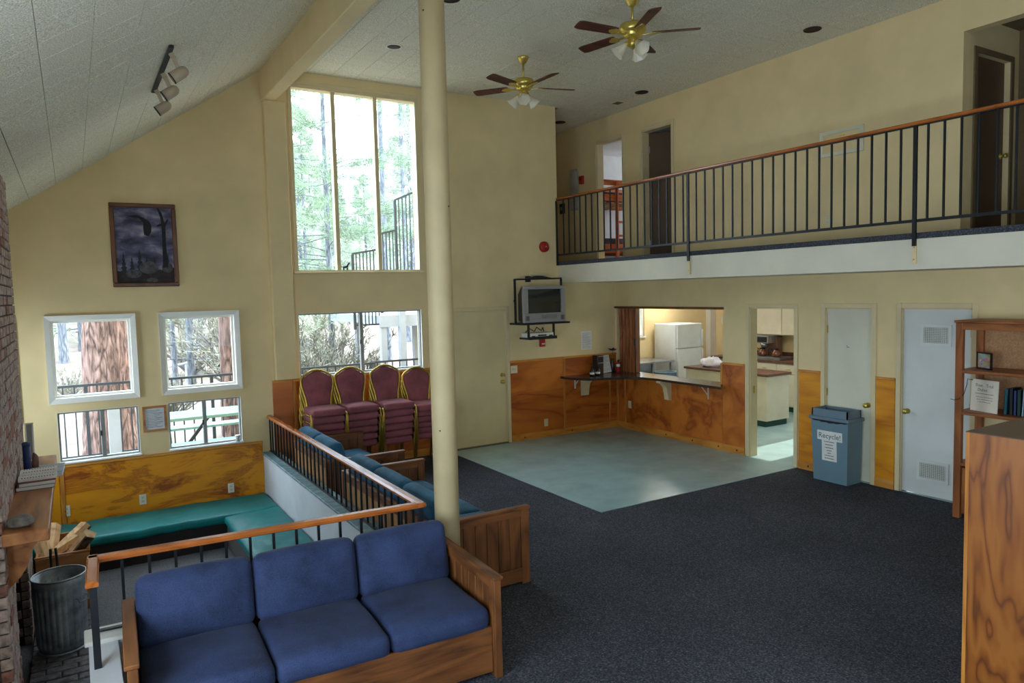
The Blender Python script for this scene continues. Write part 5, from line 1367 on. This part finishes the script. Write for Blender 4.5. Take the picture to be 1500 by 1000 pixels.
t = thing('thermostat', 'dark thermostat box left of the breaker panel', 'thermostat', (R, 10.72, 3.7))
obj('box', abox('x', R, -.04, 10.66, 10.78, 3.68, 3.86, .004), BLACKM, t); obj('dial', abox('x', R-.04, -.006, 10.70, 10.74, 3.74, 3.80), STEEL, t)
# bunk bed
BKW = wood('bunk_pine', (168, 78, 28), (208, 112, 48), 'x', 1.3, .45)
BKZ = wood('bunk_pine_z', (168, 78, 28), (208, 112, 48), 'z', 1.3, .45)
m, nt, b = _base('plaid_blanket'); v = _coord(nt, (14, 14, 14)); vn = nt.nodes.new('ShaderNodeTexVoronoi'); vn.inputs['Scale'].default_value = 1.5; nt.links.new(v, vn.inputs['Vector'])
nt.links.new(_ramp(nt, vn.outputs['Distance'], [(.1, lin((24, 60, 66))), (.4, lin((90, 40, 46))), (.7, lin((30, 34, 50)))]), b.inputs['Base Color'])
PLAID = m
t = thing('bunk_bed', 'orange pine bunk bed seen through the loft doorway', 'bunk bed', (8.9, 10.8, ZL1))
bx0, bx1, by0, by1 = 7.98, 9.98, 10.3, 11.3
for x in (bx0, bx1-.07):
    for y in (by0, by1-.05): obj('post', MB().box(x, x+.07, y, y+.05, ZL1, 4.3, .004), BKZ, t)
for (z0, z1) in ((4.18, 4.28), (3.90, 4.02), (2.96, 3.12)):
    for y in (by0+.01, by1-.04): obj('side_rail', MB().box(bx0+.07, bx1-.07, y, y+.03, z0, z1, .004), BKW, t)
for zz in (3.80, 2.98):
    for k in range(10): obj('slat', MB().box(bx0+.12+k*.19, bx0+.2+k*.19, by0+.03, by1-.03, zz+.06, zz+.08), flat('slat_pale', (206, 170, 120), .6) if 'slat_pale' not in MATS else MATS['slat_pale'], t)
for y in (8.55, 8.92): obj('ladder_rail', MB().box(y, y+.06, by0-.04, by0, ZL1, 4.25, .004), BKZ, t)
for zz in (3.0, 3.25, 3.5, 3.75): obj('rung', MB().box(8.61, 8.92, by0-.03, by0-.01, zz, zz+.04), BKW, t)
for zz, lb in ((3.90, 'patterned mattress on the upper bunk'), (3.06, 'patterned mattress on the lower bunk')):
    tag(obj('mattress', MB().soft(bx0+.08, bx1-.08, by0+.05, by1-.05, zz, zz+.17, .04), PLAID), lb, 'mattress', 'bunk mattresses')

# ------------------------------------------------------------------ kitchen
CABW = flat('cabinet_cream', (222, 214, 188), .5, var=.02); FRG = flat('fridge_white', (222, 224, 220), .4, var=.02)
GREENB = flat('dark_green_base', (24, 70, 62), .6); KTOP = flat('kitchen_laminate', (104, 70, 56), .35, var=.12, scale=12)
t = thing('kitchen_island', 'cream kitchen island with brown top and green base', 'island', (9.75, 8.58, 0))
obj('body', MB().box(9.47, 10.03, 7.69, 9.47, .10, .83, .004), CABW, t); obj('kick_base', MB().box(9.49, 10.01, 7.72, 9.45, 0, .10), GREENB, t)
obj('worktop', MB().box(9.44, 10.06, 7.66, 9.5, .83, .87, .004), KTOP, t)
t = thing('refrigerator', 'white top freezer refrigerator in the kitchen', 'refrigerator', (10.12, 10.3, 0))
obj('cabinet', MB().box(9.8, 10.44, 10.06, 10.66, .02, 1.60, .01), FRG, t)
for (z0, z1, nm) in ((.1, 1.13, 'fridge_door'), (1.14, 1.60, 'freezer_door')):
    dd = obj(nm, MB().box(9.8, 10.44, 10.0, 10.055, z0, z1, .01), FRG, t)
    obj('handle', MB().box(10.40, 10.43, 9.955, 10.0, (z1-.5) if z0 < 1 else z0+.02, z1-.02 if z0 < 1 else z0+.34, .008), FRG, dd)
obj('toe_grille', MB().box(9.82, 10.42, 10.03, 10.06, .02, .1), BLACKM, t)
t = thing('sink_table', 'stainless steel sink table with splash guard under the window', 'sink', (9.1, 10.3, 0))
obj('drainboard', MB().box(8.4, 9.66, 9.95, 10.7, .90, .935, .004), STEEL, t)
obj('splash_guard', MB().box(8.4, 9.3, 10.66, 10.72, .93, 1.17, .006), STEEL, t)
obj('basin', MB().box(8.6, 9.25, 10.02, 10.6, .62, .905), STEEL, t)
for x in (8.45, 9.15, 9.6):
    for y in (10.0, 10.64): obj('leg', MB().tube([(x, y, 0), (x, y, .9)], .018, 10), STEEL, t)
t = thing('barrel', 'blue grey plastic barrel beside the kitchen island', 'barrel', (9.2, 9.72, 0))
obj('barrel_body', MB().lathe([(.17, 0), (.2, .1), (.205, .7), (.2, .76), (.185, .76), (.18, .2), (0, .19)], (9.2, 9.72, 0), 28), flat('barrel_blue', (98, 126, 146), .5), t)
obj('rim', MB().tube([(9.2+.2*math.cos(a*PI/14), 9.72+.2*math.sin(a*PI/14), .765) for a in range(28)], .012, 6, True), flat('barrel_rim', (124, 148, 164), .5), t)
mb = MB().lathe([(max(1e-5, math.sin(PI*i/10)), -math.cos(PI*i/10)) for i in range(11)], (0, 0, 0), 18)
mb.v = [(9.68+p[0]*.14*(1+.5*noise.noise(Vector(p)*2.3)), 9.05+p[1]*.2*(1+.5*noise.noise(Vector(p)*2.9)), .87+.07+max(-.07, p[2]*.1*(1+.7*noise.noise(Vector(p)*3)))) for p in mb.v]
tag(obj('plastic_bag', mb, flat('bag_white', (220, 216, 222), .4)), 'crumpled white plastic bag on the kitchen island', 'bag')
# base cabinets with coffee machine
t = thing('base_cabinets', 'cream base cabinet with brown worktop along the kitchen wall', 'cabinet', (11.2, 8.9, 0))
obj('body', MB().box(10.93, KX, 8.12, 10.2, .1, .88), CABW, t); obj('kick_base', MB().box(10.98, KX, 8.12, 10.2, 0, .1), GREENB, t)
for k in range(4):
    a = 8.14+k*.51
    dd = obj('drawer', MB().box(10.91, 10.93, a, a+.49, .70, .86, .004), CABW, t); obj('pull', MB().box(10.895, 10.91, a+.2, a+.29, .775, .785), BRASS, dd)
    dd = obj('door', MB().box(10.91, 10.93, a, a+.49, .12, .68, .004), CABW, t)
obj('worktop', MB().box(10.89, KX, 8.10, 10.2, .88, .92, .004), KTOP, t); obj('backsplash', MB().box(KX-.02, KX, 8.10, 10.2, .92, 1.03), KTOP, t)
t = thing('range', 'white cooking range next to the kitchen cabinets', 'stove', (11.2, 7.75, 0))
obj('body', MB().box(10.91, KX, 7.42, 8.09, .0, .87, .004), CABW, t); obj('cooktop', MB().box(10.89, KX, 7.42, 8.09, .87, .92, .006), FRG, t); obj('oven_window', MB().box(10.905, 10.912, 7.52, 7.99, .3, .6), BLACKM, t)
uc = thing('wall_cabinets', 'cream wall cupboard above the coffee machine', 'cabinet', (11.33, 8.9, 1.37))
obj('carcass', MB().box(11.19, KX, 8.05, 9.75, 1.37, 2.34), CABW, uc)
for (a, b) in ((8.06, 8.72), (8.74, 9.4), (9.42, 9.74)): obj('door', MB().box(11.17, 11.19, a, b, 1.38, 2.33, .004), CABW, uc)
t = thing('coffee_machine', 'chrome and brown coffee brewer on the kitchen worktop', 'coffee maker', (11.2, 9.05, .92))
obj('warmer_base', MB().box(10.98, 11.36, 8.62, 9.28, .92, .97, .006), STEEL, t)
obj('tower', MB().box(11.2, 11.36, 8.86, 9.18, .97, 1.34, .006), flat('brewer_brown', (110, 80, 62), .4), t)
obj('brew_head', MB().box(11.0, 11.3, 8.9, 9.22, 1.22, 1.36, .006), STEEL, t); obj('control_face', MB().box(10.99, 11.0, 8.93, 9.2, 1.24, 1.34), BLACKM, t)
obj('funnel', MB().lathe([(.05, 1.14), (.07, 1.22)], (11.08, 9.05, 0), 18), STEEL, t)
COF = flat('coffee_glass', (110, 62, 36), .1, var=.05, spec=.7)
for (y, hc, lb) in ((9.09, REDP, 'coffee pot with red handle on the warmer'), (8.78, BLACKM, 'coffee pot with black handle on the warmer')):
    p = thing('coffee_pot', lb, 'coffee pot', (11.08, y, .97), 'coffee pots')
    obj('carafe', MB().lathe([(.06, .97), (.078, .99), (.082, 1.03), (.06, 1.075), (.042, 1.09), (.046, 1.11)], (11.08, y, 0), 20), COF, p)
    obj('collar', MB().lathe([(.047, 1.105), (.047, 1.125), (.03, 1.13), (0, 1.13)], (11.08, y, 0), 18), BLACKM, p)
    obj('handle', MB().tube([(11.05, y+.045, 1.10), (11.03, y+.10, 1.13), (11.02, y+.125, 1.09), (11.02, y+.12, 1.0)], .011, 8), hc, p)
plate('x', 8.5, 1.2, 'ivory outlet above the kitchen worktop', KX)
# post, plate, light
struct('trim_9', MB().box(11.33, 11.5, 10.62, KY, 0, 2.36, .004), WHITEW, 'pale corner post in the kitchen', 'trim')
t = thing('wall_clock', 'round white clock on the kitchen wall', 'clock', (KX, 10.3, 1.45))
obj('clock_case', MB().lathe([(.15, 0), (.15, -.03), (.135, -.035)], (KX, 10.3, 1.6), 28, 'x'), WPL, t)
obj('clock_face', MB().lathe([(.135, -.034), (.0, -.034)], (KX, 10.3, 1.6), 28, 'x'), PAPER, t)
obj('clock_hands', MB().box(KX-.038, KX-.035, 10.297, 10.303, 1.6, 1.7).box(KX-.038, KX-.035, 10.22, 10.3, 1.597, 1.603), BLACKM, t)
plate('x', 10.28, 1.12, 'ivory outlet below the kitchen clock', KX)
t = thing('ceiling_light', 'rectangular fluorescent fixture on the kitchen ceiling', 'light fixture', (9.6, 10.2, 2.26))
obj('housing', MB().box(9.35, 10.2, 10.05, 10.3, 2.30, 2.36), WPL, t); m, nt, b = _base('lit_diffuser'); b.inputs['Base Color'].default_value = (.9, .88, .82, 1); b.inputs['Emission Color'].default_value = (1, .96, .88, 1); b.inputs['Emission Strength'].default_value = 20
obj('diffuser', MB().box(9.36, 10.19, 10.06, 10.29, 2.24, 2.30, .01), m, t)
t = thing('ceiling_light', 'added unseen fixture brightening the kitchen', 'light fixture', (9.3, 7.4, 2.26))  # second fixture, out of sight, added only to brighten the kitchen
obj('housing', MB().box(8.6, 10.0, 7.3, 7.55, 2.30, 2.36), WPL, t); obj('diffuser', MB().box(8.61, 9.99, 7.31, 7.54, 2.24, 2.30, .01), m, t)

t = thing('cup', 'small pale cup on the sill of the pit window', 'cup', (1.66, D+.0, W4[2]))
obj('cup_body', MB().lathe([(.022, W4[2]+.001), (.03, W4[2]+.075), (.027, W4[2]+.075), (.02, W4[2]+.01), (0, W4[2]+.01)], (1.66, D+.0, 0), 16), flat('pale_cup', (176, 178, 180), .4), t)
obj('lid_ring', MB().lathe([(.031, W4[2]+.068), (.032, W4[2]+.078), (.028, W4[2]+.08)], (1.66, D+.0, 0), 16), WPL, t)
# ------------------------------------------------------------------ outside; paint and foliage coloured darker to offset the bright sky
def gz(y, x=0):
    b = -.25+max(0, y-13)*.055+max(0, y-24)*.085
    return b+.25*noise.noise(Vector((x*.15, y*.15, 0)))*min(1, max(0, y-12.5)/4)
mb = MB(); nx_, ny_ = 40, 46
xs = [-50+i*170/nx_ for i in range(nx_+1)]; ys = [9.4+(j/ny_)**2*120 for j in range(ny_+1)]
v = [(x, y, gz(y, x)) for y in ys for x in xs]
mb.add(v, [(j*(nx_+1)+i, j*(nx_+1)+i+1, (j+1)*(nx_+1)+i+1, (j+1)*(nx_+1)+i) for j in range(ny_) for i in range(nx_)], True)
m, nt, b = _base('straw_ground'); vv = _coord(nt); a = _noise(nt, vv, .35, 6); 
nt.links.new(_ramp(nt, a, [(.35, lin((84, 75, 64))), (.5, lin((116, 102, 90))), (.65, lin((136, 124, 112)))]), b.inputs['Base Color']); b.inputs['Roughness'].default_value = .95
_bump(nt, b, _noise(nt, vv, 6, 4), .6, .05)
struct('ground', mb, m, 'pale straw covered hillside outside', 'ground')
DECKM = flat('deck_boards', (140, 138, 136), .8, var=.06)
struct('floor_deck', MB().box(-4, 9, D+.16, 12.2, -.15, -.01), DECKM, 'pale deck outside the windows', 'deck')
WHP = flat('darkened_white_paint', (150, 153, 158), .6, var=.03)  # white paint set darker than real so the sky does not bleach it
EXB = flat('black_exterior_metal', (38, 42, 46), .45, var=.1)
def ext_rail(name, label, x0, x1, y, z0, z1, step=.125, zr=None):
    t = thing(name, label, 'railing', ((x0+x1)/2, y, z0))
    zr = zr if zr is not None else z1
    top = lambda x: z1+(zr-z1)*(x-x0)/(x1-x0)
    obj('top_rail', MB().bar((x0, y, z1), (x1, y, zr), .045, .035), EXB, t)
    obj('bottom_rail', MB().bar((x0, y, z0+.08), (x1, y, z0+.08), .03, .03), EXB, t)
    n = int((x1-x0)/step)
    for i in range(n+1):
        x = x0+(x1-x0)*i/n; w = .022 if i % 12 == 0 else .009
        obj('baluster', MB().box(x-w, x+w, y-w, y+w, z0 if w > .02 else z0+.08, top(x)-.01), EXB, t)
ext_rail('deck_railing', 'black deck railing outside the pit windows', -1.6, 4.5, 12.05, -.01, 1.10, .14)
ext_rail('deck_railing', 'black deck railing outside beyond the white posts', 4.62, 7.8, 12.6, -.01, 1.06, .14)
ext_rail('stair_railing', 'lowest black stair railing panel beyond the tall window', 4.50, 4.98, 13.0, 1.66, 3.07, .065, 3.15)
ext_rail('stair_railing', 'middle black stair railing panel beyond the tall window', 5.06, 5.40, 13.05, 1.95, 3.45, .065, 3.53)
ext_rail('stair_railing', 'tallest black stair railing panel beyond the tall window', 5.42, 6.8, 13.1, 1.95, 4.11, .075, 4.7)
t = thing('upper_deck', 'white exterior upper deck on square posts', 'deck', (6.4, 14, -.2))
obj('fascia', MB().box(4.97, 8.2, 12.97, 13.0, 1.68, 1.90), WHP, t); obj('deck_slab', MB().box(4.97, 8.2, 13.0, 16, 1.74, 1.90), WHP, t)
for (x, y, w) in ((5.065, 13.05, .115), (5.43, 12.98, .12), (5.90, 13.4, .12), (5.45, 15.5, .15), (6.6, 13.1, .14), (7.6, 13.1, .14)):
    obj('post', MB().box(x-w/2, x+w/2, y-w/2, y+w/2, -.3, 1.70 if abs(x-5.43) > .05 or y > 14 else 2.05), WHP, t)
obj('brace', MB().bar((5.95, 13.35, 1.6), (6.55, 13.35, 1.1), .06, .06), EXB, t)
t = thing('porch_post', 'short white square post outside the low sliding window', 'post', (.40, 10.95, -.01))
obj('post_shaft', MB().box(.325, .465, 10.88, 11.02, -.01, 1.0), WHP, t); obj('post_base', MB().box(.305, .485, 10.86, 11.04, -.01, .10), WHP, t)
# picnic table
PGR = flat('pale_green_board', (112, 142, 132), .7, var=.06)
t = thing('picnic_table', 'pale green picnic table on the deck outside', 'picnic table', (1.6, 10.7, -.01))
for k in range(4): obj('top_board', MB().box(.75, 2.6, 10.33+k*.17, 10.485+k*.17, .70, .74, .004), PGR, t)
for y0 in (9.9, 11.32):
    for k in range(2): obj('seat_board', MB().box(.75, 2.6, y0+k*.14, y0+.13+k*.14, .41, .445, .004), PGR, t)
for x in (1.0, 2.35):
    obj('leg', MB().bar((x, 10.1, -.01), (x, 10.55, .70), .05, .05), EXB, t); obj('leg', MB().bar((x, 11.3, -.01), (x, 10.8, .70), .05, .05), EXB, t)
    obj('seat_support', MB().bar((x, 9.95, .39), (x, 11.55, .39), .05, .05), EXB, t)
obj('diagonal_brace', MB().bar((1.05, 10.68, .05), (1.55, 10.68, .69), .04, .04), EXB, t)
t = thing('pipe_fence', 'thin white pipe fence on the hillside', 'fence', (2.5, 20, .2))
obj('pipe_rail', MB().tube([(.2, 20, .34), (1.95, 20, .60), (3.05, 20, .76), (5.5, 19.5, 1.1)], .03, 8), WHP, t)
for x, z in ((1.0, .45), (2.4, .66), (3.9, .87)): obj('pipe_post', MB().tube([(x, 20, -.2), (x, 20, z)], .025, 8), WHP, t)
blob('boulder', 'large grey boulder on the slope by the pipe fence', 'boulder', (5.0, 21.5, .1), (1.3, .9, .5), 4, flat('boulder_grey', (76, 78, 84), .9, var=.2, bump=.5), None)
# trees
BARKT = None
def bark_mat(name, c1, c2, c3):
    m, nt, b = _base(name); v = _coord(nt, (1, 1, .22)); vn = nt.nodes.new('ShaderNodeTexVoronoi'); vn.feature = 'DISTANCE_TO_EDGE'; vn.inputs['Scale'].default_value = 13
    n0 = nt.nodes.new('ShaderNodeTexNoise'); n0.inputs['Scale'].default_value = 5; nt.links.new(v, n0.inputs['Vector'])
    wp = nt.nodes.new('ShaderNodeVectorMath'); wp.operation = 'MULTIPLY_ADD'; wp.inputs[1].default_value = (.25, .25, .25); nt.links.new(n0.outputs['Color'], wp.inputs[0]); nt.links.new(v, wp.inputs[2]); nt.links.new(wp.outputs[0], vn.inputs['Vector'])
    n = _noise(nt, v, 30, 4)
    ad = nt.nodes.new('ShaderNodeMath'); ad.operation = 'MULTIPLY_ADD'; ad.inputs[1].default_value = .7; nt.links.new(vn.outputs['Distance'], ad.inputs[0]); 
    h = nt.nodes.new('ShaderNodeMath'); h.operation = 'MULTIPLY'; h.inputs[1].default_value = .5; nt.links.new(n, h.inputs[0]); nt.links.new(h.outputs[0], ad.inputs[2])
    nt.links.new(_ramp(nt, ad.outputs[0], [(.2, lin(c1)), (.34, lin(c2)), (.52, lin(c3))]), b.inputs['Base Color']); b.inputs['Roughness'].default_value = .95
    _bump(nt, b, ad.outputs[0], .9, .05)
    return m
BARKT = bark_mat('pine_bark', (54, 38, 32), (104, 80, 70), (134, 108, 98))
BARKD = bark_mat('dark_bark', (66, 68, 74), (92, 95, 100), (114, 117, 120))
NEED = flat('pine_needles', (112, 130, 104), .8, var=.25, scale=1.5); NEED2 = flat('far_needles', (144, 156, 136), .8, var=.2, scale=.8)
def trunk_mb(x, y, z0, r0, h, n=28, rows=26, rough=.06, seed=0, lean=(0, 0)):
    v = []
    for j in range(rows+1):
        f = j/rows; z = z0+h*f; r = r0*(1-.75*f)*(1+.25*math.exp(-f*h*1.6))
        for k in range(n):
            a = 2*PI*k/n; q = r*(1+rough*noise.noise(Vector((math.cos(a)*5+seed, math.sin(a)*5, z*1.4)))+rough*.6*noise.noise(Vector((math.cos(a)*11+seed, math.sin(a)*11, z*3))))
            v.append((x+lean[0]*f+q*math.cos(a), y+lean[1]*f+q*math.sin(a), z))
    mb = MB().add(v, [(j*n+k, j*n+(k+1) % n, (j+1)*n+(k+1) % n, (j+1)*n+k) for j in range(rows) for k in range(n)], True)
    return mb
def needles(mb, c, d, rg, n, L, w):
    d = d.normalized()
    for i in range(n):
        q = (d*.8+Vector((rg.uniform(-1, 1), rg.uniform(-1, 1), rg.uniform(-.6, 1)))).normalized()
        s = q.cross(Vector((rg.uniform(-1, 1), rg.uniform(-1, 1), rg.uniform(-1, 1))))
        s = s.normalized()*w if s.length > 1e-4 else Vector((w, 0, 0))
        b = c+Vector((rg.uniform(-1, 1), rg.uniform(-1, 1), rg.uniform(-1, 1)))*L*.25
        mb.add([b-s, b+s, b+q*L], [(0, 1, 2)])
def pine(x, y, r, h, label, seed, zb=.25, spread=.2, nb=40, tufts=8, nn=10, L=.3, w=.012, bark=None, need=None, group='pines on the hillside', rng_b=None, cat='tree'):
    rg = random.Random(seed); z0 = gz(y, x)-.3
    t = thing('pine_tree', label, cat, (x, y, z0), group)
    obj('trunk', trunk_mb(x, y, z0, r, h, 14 if r < .3 else 40, 14 if r < .3 else 60, .12, seed), bark or BARKD, t)
    br = MB(); fo = MB()
    for i in range(nb):
        f = zb+(1-zb)*((i+rg.random())/nb); z = z0+h*f
        a = rg.uniform(0, 2*PI); ln = h*spread*(1.12-f)*(.6+.6*rg.random())
        d = Vector((math.cos(a), math.sin(a), .18+.3*(f-.5)))
        p = [Vector((x, y, z))+d*ln*k/4+Vector((0, 0, -.06*ln*(k/4)**2*3+rg.uniform(-.03, .03)*ln)) for k in range(5)]
        rr = max(.008, r*.22*(1.1-f))
        br.tube(p, [rr, rr*.8, rr*.6, rr*.4, rr*.15], 5, cap=False)
        for k in range(tufts):
            u = .28+.72*(k+rg.random())/tufts; q = min(3, int(u*4)); c = p[q].lerp(p[q+1], u*4-q)
            sd = Vector((-d.y, d.x, 0))*rg.uniform(-1, 1)*ln*.16*(1-u*.5)
            needles(fo, c+sd, d+sd*2, rg, nn, L, w)
    if nb:
        obj('branches', br, bark or BARKD, t); obj('foliage', fo, need or NEED, t)
    return t
t = thing('pine_tree', 'thick reddish brown pine trunk close outside the picture window', 'tree', (.42, 13.3, -.4))
obj('trunk', trunk_mb(.425, 13.3, -.5, .372, 11, 72, 150, .09, 1), BARKT, t)
fo = MB(); br = MB(); rg = random.Random(12)
for i in range(26):
    a = rg.uniform(PI*.9, PI*2.1); d = Vector((math.cos(a), math.sin(a), -.25)); st = Vector((.42, 13.3, rg.uniform(2.9, 4.6))); ln = rg.uniform(.8, 1.8)
    p = [st+d*ln*k/3+Vector((0, 0, -.1*k*k/9)) for k in range(4)]; br.tube(p, [.025, .018, .012, .005], 5, cap=False)
    for k in range(6): needles(fo, p[1].lerp(p[3], k/5), d, rg, 16, .22, .004)
obj('branches', br, BARKT, t); obj('foliage', fo, NEED, t)
t = thing('pine_tree', 'slimmer pine trunk outside the picture window by the pilaster', 'tree', (2.36, 13.9, -.4))
obj('trunk', trunk_mb(2.37, 13.9, -.5, .15, 9, 40, 110, .09, 7), BARKT, t)
pine(5.05, 16.2, .08, 11.5, 'broad pine with drooping branches just beyond the tall window', 21, .2, .36, 110, 16, 22, .30, .0045, BARKD, NEED, None)
pine(8.7, 22.0, .11, 17, 'slender dark trunked pine behind the stair railing', 5, .3, .10, 40, 6, 12, .4, .008, BARKD, NEED2, None)
pine(10.9, 25.5, .11, 18, 'slender pine standing next to the column edge', 8, .3, .10, 40, 6, 12, .4, .008, BARKD, NEED2, None)
pine(1.95, 18.2, .07, 5.5, 'thin bare sapling behind the pipe fence', 31, .2, .28, 22, 2, 3, .2, .006, BARKD, NEED2, None)
pine(2.35, 18.6, .09, 6.5, 'crooked bare tree behind the pipe fence', 33, .15, .3, 30, 2, 3, .2, .006, BARKD, NEED2, None)
pine(-.28, 25, .12, 15, 'distant pine seen left of the thick trunk', 35, .22, .14, 40, 6, 12, .45, .012, BARKD, NEED, None)
rg = random.Random(99)
for i in range(34):
    y = 27+i*1.9+rg.uniform(-1, 1); px = rg.choice([rg.uniform(60, 360), rg.uniform(420, 620), rg.uniform(430, 610)])
    d_ = FW+RT*((px-750)/F_PX); x = d_.x/d_.y*y
    pine(x, y, rg.uniform(.09, .15), rg.uniform(7.5, 13)-2*(450 < px < 600), 'pale green pine on the distant hillside', 200+i, .06, .2, 50, 8, 14, .55, .02, BARKD, NEED2)
# shrubs
SHR = flat('shrub_grey_green', (128, 126, 110), .9, var=.2, scale=2); TW_ = flat('shrub_twigs', (108, 102, 100), .9, var=.2)
def shrub(x, y, h, label, seed, dens=1.):
    rg = random.Random(seed); z0 = gz(y, x)-.05
    t = thing('shrub', label, 'shrub', (x, y, z0), 'dry shrubs outside'); tw = MB(); lf = MB()
    for i in range(int(34*dens)):
        a = rg.uniform(0, 2*PI); e = rg.uniform(.5, 1.4); d = Vector((math.cos(a)*math.cos(e), math.sin(a)*math.cos(e), math.sin(e)))
        ln = h*rg.uniform(.6, 1.05); p = [Vector((x, y, z0))+d*ln*k/4+Vector((rg.uniform(-.06, .06), rg.uniform(-.06, .06), 0))*k*h*.4 for k in range(5)]
        tw.tube(p, [.014*h, .011*h, .008*h, .005*h, .002*h], 4, cap=False)
        for k in range(14):
            u = rg.uniform(.25, 1); q = min(3, int(u*4)); needles(lf, p[q].lerp(p[q+1], u*4-q), d, rg, 5, .10*h, .006*h)
    obj('twigs', tw, TW_, t); obj('leaves', lf, SHR, t)
for (x, y, h, lb) in ((4.1, 14.2, 1.9, 'tall dry shrub outside the sliding window'), (4.75, 15.2, 2.1, 'bushy grey green shrub beside the upper deck'), (3.75, 15.5, 2.3, 'dense dry shrub left of the sliding window view'), (5.5, 17.5, 2.2, 'dry shrub behind the white posts'),
                      (3.3, 19.0, 2.6, 'large dry bush behind the slim pine trunk'), (2.7, 21.5, 2.6, 'bare bush higher up the slope'), (-.15, 19, .9, 'low dry bush beside the thick trunk'), (1.6, 16.0, 1.1, 'low dry bush below the pipe fence')):
    shrub(x, y, h, lb, int(x*100+y*7))
